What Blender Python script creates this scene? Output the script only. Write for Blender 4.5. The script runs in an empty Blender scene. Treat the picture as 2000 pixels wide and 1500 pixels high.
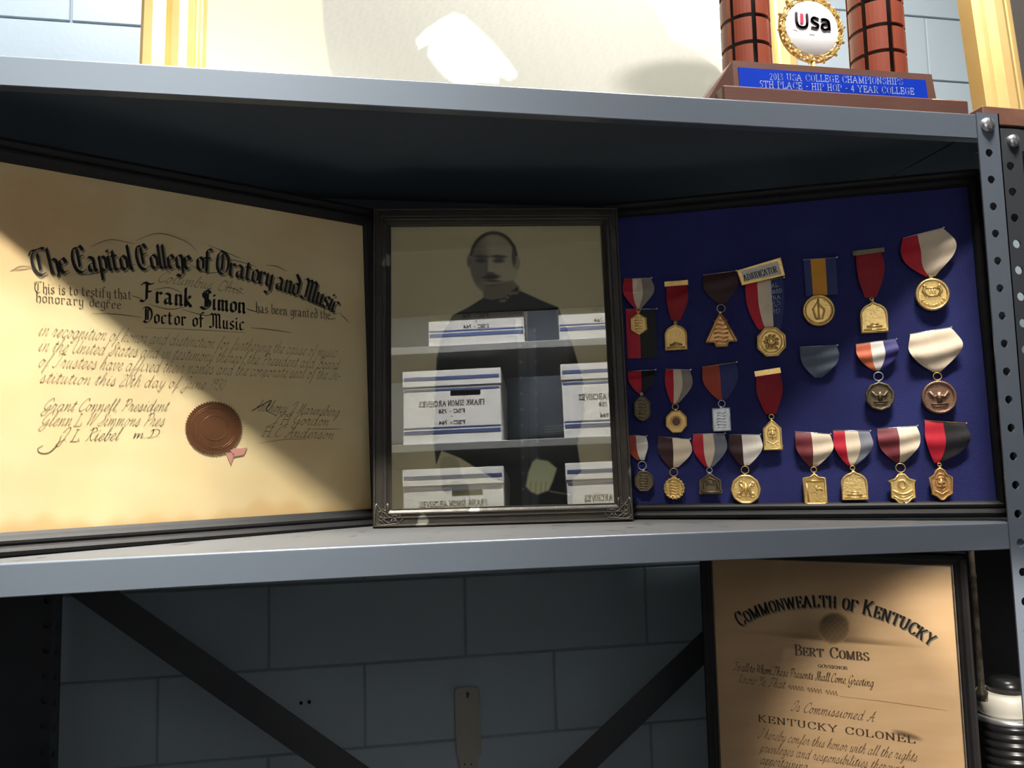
import bpy, math, random
import numpy as np
from mathutils import Vector, Matrix
random.seed(7); rng = np.random.default_rng(7)
S = bpy.context.scene
COL = S.collection
PI = math.pi

# ------------------------------------------------------------------ camera, world, lights, exposure
CAM = np.array([-0.8378, -0.95, 0.0998]); YAW, PITCH, ROLL, FPX = 0.1824, 0.0916, -0.0238, 1581.6
def _axes():
    cy, sy, cp, sp = math.cos(YAW), math.sin(YAW), math.cos(PITCH), math.sin(PITCH)
    f = np.array([sy*cp, cy*cp, sp]); r = np.array([cy, -sy, 0.0]); u = np.cross(r, f)
    c, s = math.cos(ROLL), math.sin(ROLL)
    return c*r + s*u, -s*r + c*u, f
AR, AU, AF = _axes()
cd = bpy.data.cameras.new('camera'); cam = bpy.data.objects.new('camera', cd); COL.objects.link(cam)
cd.sensor_width = 36; cd.lens = FPX/2000*36; cd.clip_start = 0.02
cam.matrix_world = Matrix(((AR[0], AU[0], -AF[0], CAM[0]), (AR[1], AU[1], -AF[1], CAM[1]), (AR[2], AU[2], -AF[2], CAM[2]), (0, 0, 0, 1)))
S.camera = cam
W = bpy.data.worlds.new('world'); S.world = W; W.use_nodes = True
W.node_tree.nodes['Background'].inputs[0].default_value = (0.75, 0.85, 1, 1)
W.node_tree.nodes['Background'].inputs[1].default_value = 0.05
def area(name, loc, target, sx, sy, power, col, spread=180):
    l = bpy.data.lights.new(name, 'AREA'); l.shape = 'RECTANGLE'; l.size = sx; l.size_y = sy; l.energy = power; l.color = col; l.spread = math.radians(spread)
    o = bpy.data.objects.new(name, l); COL.objects.link(o); o.location = loc
    d = Vector(target) - Vector(loc); o.rotation_euler = d.to_track_quat('-Z', 'Y').to_euler()
    return o
CEIL = 2.21
area('ceiling_spot_light', (-1.12, -0.86, CEIL-0.06), (-1.14, 0.1, 0.12), 0.30, 0.10, 12, (1.0, 0.97, 0.88), 38)
area('ceiling_tube_light', (-0.20, -0.63, CEIL-0.06), (-0.10, 0.0, 0.3), 0.60, 0.12, 34, (1.0, 0.95, 0.88), 130)
area('added_panel_light', (-1.35, -0.50, CEIL-0.06), (-1.35, 0.82, 1.12), 0.6, 0.15, 9.5, (1.0, 0.98, 0.98), 56)  # added panel, aimed to brighten the upper left wall
area('added_panel_light', (-0.05, -0.42, CEIL-0.06), (-0.15, 0.40, 0.75), 0.8, 0.12, 13, (1.0, 0.97, 0.93), 90)  # added panel that brightens the right part of the top shelf
area('added_panel_light', (-0.75, -1.10, CEIL-0.06), (-0.75, -1.65, 0.5), 1.2, 0.08, 68, (0.98, 0.98, 1.0), 70)  # added fill: lights the boxes across the aisle, which bounce it back
sl = bpy.data.lights.new('added_spot_light', 'SPOT'); sl.energy = 250; sl.color = (1.0, .92, .82); sl.spot_size = math.radians(15.5); sl.spot_blend = .6; sl.shadow_soft_size = .02  # unseen spot added to light the right side of the lower certificate
so = bpy.data.objects.new('added_spot_light', sl); COL.objects.link(so); so.location = (-.06, -1.42, .46)
so.rotation_euler = (Vector((-.025, .09, -.30)) - so.location).to_track_quat('-Z', 'Y').to_euler()
S.view_settings.view_transform = 'Standard'; S.view_settings.look = 'None'
S.view_settings.gamma = 1; S.view_settings.use_curve_mapping = False
S.view_settings.exposure = 0.0

# ------------------------------------------------------------------ helpers
def proj(P):
    P = np.atleast_2d(P) - CAM; z = P @ AF
    return np.stack([1000 + FPX*(P @ AR)/z, 750 - FPX*(P @ AU)/z], -1)
def ray(x, y): return AF + (x-1000)/FPX*AR - (y-750)/FPX*AU
def aty(x, y, Y):
    d = ray(x, y); return CAM + d*(Y-CAM[1])/d[1]
def lin(c):
    return tuple(((v/255)/12.92 if v/255 <= .04045 else ((v/255+.055)/1.055)**2.4) for v in c)
def link_obj(name, me, parent=None, mats=()):
    o = bpy.data.objects.new(name, me); COL.objects.link(o)
    for m in mats: me.materials.append(m)
    if parent is not None: o.parent = parent
    return o
def tag(o, label=None, cat=None, group=None, kind=None):
    if label: o['label'] = label
    if cat: o['category'] = cat
    if group: o['group'] = group
    if kind: o['kind'] = kind
    return o
def empty(name, M=None, label=None, cat=None, group=None):
    o = bpy.data.objects.new(name, None); COL.objects.link(o); o.empty_display_size = .02
    if M is not None: o.matrix_world = M
    return tag(o, label, cat, group)
class MB:
    """collects faces; build() links them as one mesh object"""
    def __init__(s): s.v = []; s.f = []; s.m = []; s.s = []
    def add(s, vs, fs, mi=0, smooth=False):
        b = len(s.v); s.v += [tuple(v) for v in vs]
        for f in fs: s.f.append([b+i for i in f]); s.m.append(mi); s.s.append(smooth)
        return s
    def box(s, x0, x1, y0, y1, z0, z1, mi=0, b=0.0):
        if b <= 0:
            v = [(x, y, z) for x in (x0, x1) for y in (y0, y1) for z in (z0, z1)]
            return s.add(v, [(0,1,3,2), (4,6,7,5), (0,4,5,1), (2,3,7,6), (0,2,6,4), (1,5,7,3)], mi)
        # bevelled box: 24 verts
        X = (x0, x1); Y = (y0, y1); Z = (z0, z1); v = []; idx = {}
        sg = (1, -1)
        for i in (0, 1):
            for j in (0, 1):
                for k in (0, 1):
                    bx, by, bz = sg[i]*b, sg[j]*b, sg[k]*b
                    idx[i,j,k,0] = len(v); v.append((X[i], Y[j]+by, Z[k]+bz))
                    idx[i,j,k,1] = len(v); v.append((X[i]+bx, Y[j], Z[k]+bz))
                    idx[i,j,k,2] = len(v); v.append((X[i]+bx, Y[j]+by, Z[k]))
        F = []
        for a in (0, 1):
            F.append([idx[a,0,0,0], idx[a,0,1,0], idx[a,1,1,0], idx[a,1,0,0]][::(1 if a == 0 else -1)])
            F.append([idx[0,a,0,1], idx[1,a,0,1], idx[1,a,1,1], idx[0,a,1,1]][::(1 if a == 0 else -1)])
            F.append([idx[0,0,a,2], idx[0,1,a,2], idx[1,1,a,2], idx[1,0,a,2]][::(1 if a == 0 else -1)])
        for i in (0, 1):
            for j in (0, 1):
                F.append([idx[i,j,0,0], idx[i,j,0,1], idx[i,j,1,1], idx[i,j,1,0]])
                F.append([idx[i,0,j,0], idx[i,0,j,2], idx[i,1,j,2], idx[i,1,j,0]])
                F.append([idx[0,i,j,1], idx[0,i,j,2], idx[1,i,j,2], idx[1,i,j,1]])
                for k in (0, 1): F.append([idx[i,j,k,0], idx[i,j,k,1], idx[i,j,k,2]])
        return s.add(v, F, mi)
    def prism(s, poly, y0, y1, mi=0, bev=0.0, smooth=False):
        """poly in x,z; front at y0 (towards viewer, smaller y), back at y1; bev shrinks the front"""
        n = len(poly); cx = sum(p[0] for p in poly)/n; cz = sum(p[1] for p in poly)/n
        def sh(p, b):
            d = math.hypot(p[0]-cx, p[1]-cz) or 1; k = max(0, 1-b/d); return (cx+(p[0]-cx)*k, cz+(p[1]-cz)*k)
        back = [(p[0], y1, p[1]) for p in poly]; mid = [(p[0], y0+bev, p[1]) for p in poly]
        fr = [(sh(p, bev)[0], y0, sh(p, bev)[1]) for p in poly]
        v = back + mid + fr; F = []
        for i in range(n):
            j = (i+1) % n
            F.append((i, j, n+j, n+i)); F.append((n+i, n+j, 2*n+j, 2*n+i))
        s.add(v, F, mi, smooth)
        b = len(s.v) - len(v)
        s.f.append([b+2*n+i for i in range(n)]); s.m.append(mi); s.s.append(False)
        s.f.append([b+i for i in range(n)][::-1]); s.m.append(mi); s.s.append(False)
        return s
    def lathe(s, prof, c=(0,0,0), axis='z', n=24, mi=0, smooth=True):
        vs = []; F = []
        for (r, h) in prof:
            for k in range(n):
                a = 2*PI*k/n; ca, sa = r*math.cos(a), r*math.sin(a)
                p = (ca, sa, h) if axis == 'z' else (ca, h, sa) if axis == 'y' else (h, ca, sa)
                vs.append((c[0]+p[0], c[1]+p[1], c[2]+p[2]))
        for i in range(len(prof)-1):
            for k in range(n):
                l = (k+1) % n; F.append((i*n+k, i*n+l, (i+1)*n+l, (i+1)*n+k))
        s.add(vs, F, mi, smooth)
        b = len(s.v) - len(vs)
        s.f.append([b+k for k in range(n)][::-1]); s.m.append(mi); s.s.append(False)
        s.f.append([b+(len(prof)-1)*n+k for k in range(n)]); s.m.append(mi); s.s.append(False)
        return s
    def tube(s, path, r, n=6, mi=0, closed=False, smooth=True):
        P = [Vector(p) for p in path]; m = len(P); vs = []; F = []
        for i in range(m):
            a = P[(i-1) % m] if (closed or i > 0) else P[i]; b = P[(i+1) % m] if (closed or i < m-1) else P[i]
            t = (b-a); t = t.normalized() if t.length > 1e-9 else Vector((1,0,0))
            u = t.cross(Vector((0,1,0)))
            if u.length < 1e-3: u = t.cross(Vector((1,0,0)))
            u.normalize(); w = t.cross(u)
            rr = r[i] if isinstance(r, (list, tuple)) else r
            for k in range(n):
                an = 2*PI*k/n; vs.append(P[i] + (u*math.cos(an) + w*math.sin(an))*rr)
        for i in range(m if closed else m-1):
            j = (i+1) % m
            for k in range(n):
                l = (k+1) % n; F.append((i*n+k, i*n+l, j*n+l, j*n+k))
        s.add(vs, F, mi, smooth)
        if not closed:
            b = len(s.v)-len(vs)
            s.f.append([b+k for k in range(n)]); s.m.append(mi); s.s.append(False)
            s.f.append([b+(m-1)*n+k for k in range(n)][::-1]); s.m.append(mi); s.s.append(False)
        return s
    def sweep_frame(s, x0, x1, z0, z1, prof, mi=0):
        """mitred picture-frame moulding: prof = [(inset, y)...] closed loop"""
        n = len(prof); vs = []
        for (cx, cz, sx, sz) in ((x0,z0,1,1), (x1,z0,-1,1), (x1,z1,-1,-1), (x0,z1,1,-1)):
            for (d, y) in prof: vs.append((cx+sx*d, y, cz+sz*d))
        F = []
        for c in range(4):
            e = (c+1) % 4
            for i in range(n):
                j = (i+1) % n; F.append((c*n+i, e*n+i, e*n+j, c*n+j))
        return s.add(vs, F, mi)
    def build(s, name, mats, parent=None, fix=True):
        me = bpy.data.meshes.new(name); me.from_pydata(s.v, [], s.f)
        mats = mats if isinstance(mats, (list, tuple)) else [mats]
        for m in mats: me.materials.append(m)
        me.polygons.foreach_set('material_index', s.m); me.polygons.foreach_set('use_smooth', s.s)
        if fix:
            import bmesh
            bm = bmesh.new(); bm.from_mesh(me); bmesh.ops.recalc_face_normals(bm, faces=bm.faces); bm.to_mesh(me); bm.free()
        me.update()
        o = bpy.data.objects.new(name, me); COL.objects.link(o)
        if parent is not None: o.parent = parent
        return o

# ------------------------------------------------------------------ materials
def mat(name, col, rough=.5, metal=0.0, noise=None, bump=None, spec=.5, coat=0.0, vcol=False, speck=None):
    """noise=(scale, amount, colour2); bump=(scale, strength)"""
    m = bpy.data.materials.new(name); m.use_nodes = True; nt = m.node_tree; b = nt.nodes['Principled BSDF']
    b.inputs['Base Color'].default_value = (*col, 1); b.inputs['Roughness'].default_value = rough
    b.inputs['Metallic'].default_value = metal; b.inputs['Specular IOR Level'].default_value = spec
    b.inputs['Coat Weight'].default_value = coat; b.inputs['Coat Roughness'].default_value = .08
    tc = nt.nodes.new('ShaderNodeTexCoord')
    src = None
    if vcol:
        a = nt.nodes.new('ShaderNodeVertexColor'); a.layer_name = 'print'; src = a.outputs['Color']
    if noise:
        n = nt.nodes.new('ShaderNodeTexNoise'); n.inputs['Scale'].default_value = noise[0]; n.inputs['Detail'].default_value = 5
        nt.links.new(tc.outputs['Object'], n.inputs['Vector'])
        r = nt.nodes.new('ShaderNodeMapRange'); r.inputs[1].default_value = .35; r.inputs[2].default_value = .7; r.inputs[4].default_value = noise[1]
        nt.links.new(n.outputs[0], r.inputs[0])
        x = nt.nodes.new('ShaderNodeMix'); x.data_type = 'RGBA'
        x.inputs[6].default_value = (*col, 1); x.inputs[7].default_value = (*noise[2], 1)
        if src: nt.links.new(src, x.inputs[6])
        nt.links.new(r.outputs[0], x.inputs[0]); src = x.outputs[2]
    if speck:
        n = nt.nodes.new('ShaderNodeTexNoise'); n.inputs['Scale'].default_value = speck[0]; n.inputs['Detail'].default_value = 2
        nt.links.new(tc.outputs['Object'], n.inputs['Vector'])
        r = nt.nodes.new('ShaderNodeMapRange'); r.inputs[1].default_value = speck[1]; r.inputs[2].default_value = speck[1]+.04
        nt.links.new(n.outputs[0], r.inputs[0])
        x = nt.nodes.new('ShaderNodeMix'); x.data_type = 'RGBA'; x.inputs[6].default_value = (*col, 1); x.inputs[7].default_value = (*speck[2], 1)
        if src: nt.links.new(src, x.inputs[6])
        nt.links.new(r.outputs[0], x.inputs[0]); src = x.outputs[2]
    if src: nt.links.new(src, b.inputs['Base Color'])
    if bump:
        n = nt.nodes.new('ShaderNodeTexNoise'); n.inputs['Scale'].default_value = bump[0]; n.inputs['Detail'].default_value = 4
        if len(bump) > 2:
            mp = nt.nodes.new('ShaderNodeMapping'); mp.inputs['Scale'].default_value = bump[2]
            nt.links.new(tc.outputs['Object'], mp.inputs[0]); nt.links.new(mp.outputs[0], n.inputs['Vector'])
        else: nt.links.new(tc.outputs['Object'], n.inputs['Vector'])
        bp = nt.nodes.new('ShaderNodeBump'); bp.inputs['Strength'].default_value = bump[1]; bp.inputs['Distance'].default_value = .002
        nt.links.new(n.outputs[0], bp.inputs['Height']); nt.links.new(bp.outputs[0], b.inputs['Normal'])
    return m
def glass_mat(name, ior=1.5, fac=1.0, rough=0.0):
    m = bpy.data.materials.new(name); m.use_nodes = True; nt = m.node_tree; nt.nodes.clear()
    o = nt.nodes.new('ShaderNodeOutputMaterial'); x = nt.nodes.new('ShaderNodeMixShader')
    t = nt.nodes.new('ShaderNodeBsdfTransparent'); g = nt.nodes.new('ShaderNodeBsdfGlossy'); fr = nt.nodes.new('ShaderNodeFresnel')
    t.inputs[0].default_value = (.97, .98, .97, 1); g.inputs['Roughness'].default_value = rough; fr.inputs[0].default_value = ior
    ml = nt.nodes.new('ShaderNodeMath'); ml.operation = 'MULTIPLY'; ml.inputs[1].default_value = fac
    nt.links.new(fr.outputs[0], ml.inputs[0]); nt.links.new(ml.outputs[0], x.inputs[0])
    nt.links.new(t.outputs[0], x.inputs[1]); nt.links.new(g.outputs[0], x.inputs[2]); nt.links.new(x.outputs[0], o.inputs[0])
    return m
M_STEEL = mat('grey enamelled steel', (.112, .132, .162), .30, 0, (6, .35, (.10,.118,.145)), (60, .04), .5, .7)
M_SHELFTOP = mat('dusty grey enamel', (.082, .084, .088), .6, 0, (7, .7, (.10,.098,.094)), None, .3, 0, False, (28, .66, (.05,.046,.04)))
M_UNDER = mat('shaded steel underside', (.085, .10, .12), .75, 0, (4, .5, (.07,.083,.10)), None, .15)  # shelf steel toned darker and matt, underside shade put into the colour
M_STEELD = mat('dark grey enamelled steel', (.045, .048, .055), .4, 0, (8, .4, (.035,.037,.043)))
M_ZINC = mat('zinc bolt', (.72, .72, .74), .28, .9)
M_BLOCK = mat('pale blue painted block', (.43, .52, .585), .4, 0, (5, .5, (.40,.49,.555)), (90, .15))
M_MORTAR = mat('blue painted joint', (.30, .365, .41), .7)
M_BLACKF = mat('black frame lacquer', (.009, .0085, .009), .55, 0, (40, .3, (.018,.017,.017)), (50, .15, (1, 30, 30)), .3)
M_BRONZEF = mat('dark bronze frame', (.030, .025, .019), .42, .35, (30, .6, (.05,.042,.033)), (120, .3), .5, 0, False, (22, .69, (.22,.21,.18)))
M_BRONZEH = mat('rubbed bronze edge', (.20, .185, .155), .38, .6, (60, .6, (.07,.062,.05)))
M_GOLDF = mat('gold leaf frame', (.86, .58, .22), .33, .55, (12, .5, (.95,.70,.33)), (20, .2))
M_GOLD = mat('brass gilt', (.80, .54, .19), .36, .75, (90, .5, (.62,.38,.12)), (320, .35))
M_GOLDB = mat('bright gilt', (.95, .68, .26), .30, .75, (90, .4, (.80,.52,.18)), (320, .3))
M_COPPER = mat('copper gilt', (.72, .40, .15), .38, .7, (90, .5, (.55,.30,.10)), (320, .35))
M_BRONZE = mat('brown bronze', (.30, .17, .11), .42, .6, (90, .5, (.20,.11,.07)), (320, .4))
M_DBRONZE = mat('dark bronze', (.17, .13, .07), .42, .6, (90, .5, (.10,.075,.045)), (320, .4))
M_SILVER = mat('silver', (.70, .72, .74), .32, .8, (90, .5, (.35,.37,.38)), (320, .4))
M_ENAMEL = mat('dark red enamel', (.12, .02, .03), .25)
def silk(name, c): return mat(name, lin(c), .55, 0, (70, .35, tuple(.82*v for v in lin(c))), (40, .25, (40, 1, 1)), .35)
R_RED = silk('red silk', (196, 32, 52)); R_DRED = silk('deep red silk', (150, 14, 30)); R_CREAM = silk('cream silk', (232, 212, 184))
R_GREY = silk('grey silk', (128, 130, 140)); R_MAROON = silk('maroon silk', (122, 50, 56)); R_DMAROON = silk('dark maroon silk', (62, 34, 36))
R_BLACK = silk('black silk', (30, 28, 30)); R_YELLOW = silk('yellow silk', (218, 150, 34)); R_BLUE = silk('blue silk', (44, 54, 110))
R_ORANGE = silk('orange silk', (222, 116, 78)); R_WHITE = silk('white silk', (244, 236, 222)); R_NAVY = silk('navy silk', (58, 52, 120))
R_SLATE = silk('slate ribbon', (96, 104, 122)); R_RUST = silk('rust silk', (176, 74, 52)); R_TAUPE = silk('taupe silk', (152, 140, 128))
M_FELT = mat('royal blue felt', lin((40, 44, 96)), .85, 0, (9, .7, lin((50, 54, 112))), (700, .35), .2)
M_PAPER = mat('aged cream diploma paper', (.80, .585, .32), .6, 0, (5, .75, (.72,.50,.26)), (12, .12), .25)
M_INK = mat('black ink', (.022, .016, .012), .7); M_INKB = mat('brown ink', (.13, .085, .05), .7); M_INKL = mat('faded brown ink', (.27, .18, .10), .7)
M_INKG = mat('grey letter shade', (.33, .27, .185), .7)
M_SEAL = mat('copper foil seal', (.27, .115, .055), .35, .5, (20, .6, (.18,.075,.04)), (60, .3))
M_PINK = mat('faded pink ribbon', (.62, .28, .24), .6)
M_WALNUT = mat('walnut laminate', (.115, .055, .042), .35, 0, (14, .6, (.085,.038,.03)), (40, .1, (1, 20, 20)), .5, .3)
M_WALNUT2 = mat('brown grained wood', (.20, .095, .065), .45, 0, (30, .8, (.12,.055,.038)), (40, .1, (1, 20, 20)))
M_BROWNP = mat('brown column panel', (.26, .060, .032), .34, 0, (10, .5, (.20,.045,.026)), None, .5, .25)
M_BLACKP = mat('black column core', (.012, .011, .011), .4)
M_BLUEP = mat('blue metal plate', (.010, .045, .50), .22, .35, (7, .5, (.012,.06,.60)), None, .6, .5)
M_LETTER = mat('pale engraved lettering', (.62, .68, .82), .5)
M_WHITED = mat('white disc', (.92, .92, .92), .35, 0, None, None, .5, .2)
M_LOGO = mat('grey logo ink', (.10, .07, .09), .5); M_LOGOR = mat('red logo ink', (.60, .03, .08), .5)
M_BADGEW = mat('ivory enamel', (.62, .60, .50), .35)
M_TAG = mat('beige plastic', (.44, .42, .355), .45, 0, (14, .4, (.40,.38,.32)))
M_DARK = mat('dark recess', (.006, .006, .006), .9, 0, None, None, 0.0)
M_WHITEB = mat('white box board', (.86, .84, .79), .6, 0, (6, .4, (.80,.78,.73)))
M_BLUEL = mat('blue print line', (.05, .08, .22), .6)
M_CERAM = mat('cream ceramic', (.50, .48, .42), .4)
M_BRASS = mat('aged brass rod', (.62, .52, .36), .32, .5, (50, .9, (.10,.07,.04)))
M_BLACKR = mat('black ribbed plastic', (.012, .012, .013), .3)
M_GREYL = mat('light shelf steel', (.22, .22, .21), .5)
M_FLOOR = mat('grey floor tile', (.075, .07, .065), .5, 0, (3, .5, (.06,.055,.05)))
M_CEIL = mat('grey ceiling tile', (.35, .35, .34), .9, 0, (60, .5, (.30,.30,.29)))
M_WALLP = mat('painted side wall', (.13, .15, .18), .7)
M_VC = mat('photographic print', (.5, .5, .5), .5, 0, None, (300, .03), .2, 0, True)
M_VCP = mat('aged printed paper', (.5, .4, .3), .65, 0, (6, .35, (.52,.34,.18)), None, .2, 0, True)
M_DIFF = bpy.data.materials.new('lamp diffuser'); M_DIFF.use_nodes = True
M_DIFF.node_tree.nodes['Principled BSDF'].inputs['Base Color'].default_value = (.9, .9, .9, 1)
M_DIFF.node_tree.nodes['Principled BSDF'].inputs['Emission Color'].default_value = (1, .96, .88, 1)
M_DIFF.node_tree.nodes['Principled BSDF'].inputs['Emission Strength'].default_value = 1.0

# ------------------------------------------------------------------ planes standing on the shelves
class Plane:
    """a leaning upright plane; local x along the base, local z up the plane, local y to the back"""
    def __init__(s, A, B, lean=0.0):
        A = np.array(A, float); B = np.array(B, float); h = B-A; h[2] = 0; h /= np.linalg.norm(h)
        n = np.cross(h, [0, 0, 1.0]); n = n if n[1] < 0 else -n
        u = np.array([0, 0, 1.0])*math.cos(lean) - n*math.sin(lean)
        y = np.cross(u, h); s.A = A; s.h = h; s.u = u; s.y = y
        s.M = Matrix(((h[0], y[0], u[0], A[0]), (h[1], y[1], u[1], A[1]), (h[2], y[2], u[2], A[2]), (0, 0, 0, 1)))
    def loc(s, px, py, off=0.0):
        d = ray(px, py); A = s.A + s.y*off; t = ((A-CAM) @ s.y)/(d @ s.y); X = CAM + d*t - s.A
        return np.array([X @ s.h, X @ s.u])
    def world(s, x, y, z): return s.A + np.outer(np.atleast_1d(x), s.h) + np.outer(np.atleast_1d(y), s.y) + np.outer(np.atleast_1d(z), s.u)

# ------------------------------------------------------------------ pen-drawn lettering
def cr(pts, k=4):
    P = [np.array(p, float) for p in pts]
    if len(P) < 3: return P
    out = []
    for i in range(len(P)-1):
        a = P[i-1] if i > 0 else 2*P[0]-P[1]; b = P[i]; c = P[i+1]; d = P[i+2] if i+2 < len(P) else 2*P[-1]-P[-2]
        for j in range(k):
            t = j/k; out.append(.5*((2*b)+(c-a)*t+(2*a-5*b+4*c-d)*t*t+(3*b-a-3*c+d)*t**3))
    out.append(P[-1]); return out
def parse(src, smooth):
    st = []
    for s_ in src.split('|'):
        sm = smooth
        if s_.startswith('~'): sm = True; s_ = s_[1:]
        if s_.startswith('='): sm = False; s_ = s_[1:]
        p = [tuple(float(v) for v in q.split(',')) for q in s_.split()]
        st.append(cr(p) if sm else [np.array(q) for q in p])
    return st
BL = {  # blackletter minuscules
'a':'.4,4.3 1.3,5 3,4.3 3,.7 3.8,0 4.3,.5|3,3 .8,2.2 .6,.8 1.5,0 3,1', 'b':'.6,8.5 .6,.8 1.6,0 3.3,.8 3.3,4.2 2.4,5 .6,4',
'c':'3.4,4.4 2.3,5 .7,4.1 .7,.9 1.7,0 3.4,.8', 'd':'1,8.6 3.4,6 3.4,.9 2.4,0 .7,.9 .7,4.1 1.8,5 3.2,4.4',
'e':'.7,2.4 3.4,3.6 2.4,5 .7,4.1 .7,.9 1.7,0 3.4,.8', 'f':'3.4,8.2 2.2,8.6 1.2,7.6 1.2,-.4|-.1,5 3,5',
'g':'3.3,4.4 2.2,5 .7,4.1 .7,1 1.7,.2 3.3,1|2.7,5 3.3,4.4 3.3,-1.6 2,-2.8 .2,-2.2', 'h':'.6,8.6 .6,.6 1.2,0|.6,4 2.2,5 3.3,4.2 3.3,.5 2.6,-1',
'i':'.2,4.5 .8,5 .8,.6 1.5,0|.6,7 1.1,6.5', 'k':'.6,8.6 .6,.6 1.2,0|.6,3 2.6,5 3,4 .8,2.8 3,.6 3.7,0', 'l':'.8,8.6 .8,.6 1.5,0',
'm':'.2,4.5 .8,5 .8,.6 1.4,0|.8,4.2 2.3,5 2.9,4.4 2.9,.6 3.5,0|2.9,4.2 4.4,5 5,4.4 5,.6 5.7,0', 'n':'.2,4.5 .8,5 .8,.6 1.4,0|.8,4.2 2.4,5 3.2,4.4 3.2,.6 3.9,0',
'o':'2,5 .7,4.1 .7,.9 2,0 3.4,.9 3.4,4.1 2,5', 'p':'.2,4.5 .8,5 .8,-3|.8,4.2 2.4,5 3.4,4.2 3.4,.9 2.2,0 .8,.8',
'r':'.2,4.5 .8,5 .8,.6 1.4,0|.8,4 2.2,5 3.1,4.2', 's':'3,4.4 1.8,5 .6,4 .8,3 2.8,2 3,.9 1.7,0 .3,.8', 't':'1,6.8 1,.8 1.9,0 2.9,.7|0,5 2.6,5',
'u':'.2,4.5 .8,5 .8,.9 1.7,0 3.2,.9|3.2,5 3.2,.6 3.9,0', 'y':'.2,4.5 .8,5 .8,.9 1.8,.1 3.2,1|3.2,5 3.2,-1.4 1.8,-2.8 .6,-2.2',
'v':'.2,4.5 .8,5 .8,1 2,0 3.3,1.4 3.3,4.6 2.4,5', 'w':'.2,4.5 .8,5 .8,.9 1.9,0 2.9,.9 2.9,5|2.9,.9 4,0 5,1 5,4.6 4.2,5',
'T':'~-.4,6.6 .6,8 2.6,8.2 5,8.8 6,8.4|~1.6,7.8 .4,6 .1,3.6 .7,1.4 2.4,0 4.6,.6|=2.9,7 2.7,1.6', 'C':'~5,7.4 4,8.8 2.8,8 1.2,8 .2,5.6 .2,3 1,.8 3,-.2 5.2,.8|=2.6,7.6 2.6,1.8|=2.6,5 4.8,5.6',
'O':'~2.6,8.6 .8,7.6 .1,5 .4,2 2.2,.1 4.4,.6 5.6,3 5.4,6 4,8 1.6,8.8|=2.6,7.6 2.6,1.4', 'M':'-.4,7.6 .8,8.6 2,7.6 2,.8 .4,0 -.6,.8|2,7.4 3.2,8.6 4.2,7.6 4.2,.6 4.8,0|4.2,7.4 5.4,8.6 6.6,7.6 6.6,.6 7.4,0',
'F':'~-.6,7.2 .8,8.6 3,8 5.2,8.6|=2,8 2,1.2 .6,-.2 -1,.3|=2,4.6 4.2,4.8', 'S':'~5,7.6 3.4,8.8 1.4,7.8 1.2,6 3,4.6 4.8,3.2 4.4,1 2.2,-.3 -.2,.7|=2.4,8 2.4,1|=3.4,7.4 3.4,1',
'D':'~-.2,7.6 1,8.6 3.4,8.4 5.2,6.6 5.4,3.4 4,.8 1.8,-.1 .2,.7|=1.6,8 1.6,1.2|=3,7.6 3,1.6', ' ':''}
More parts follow.
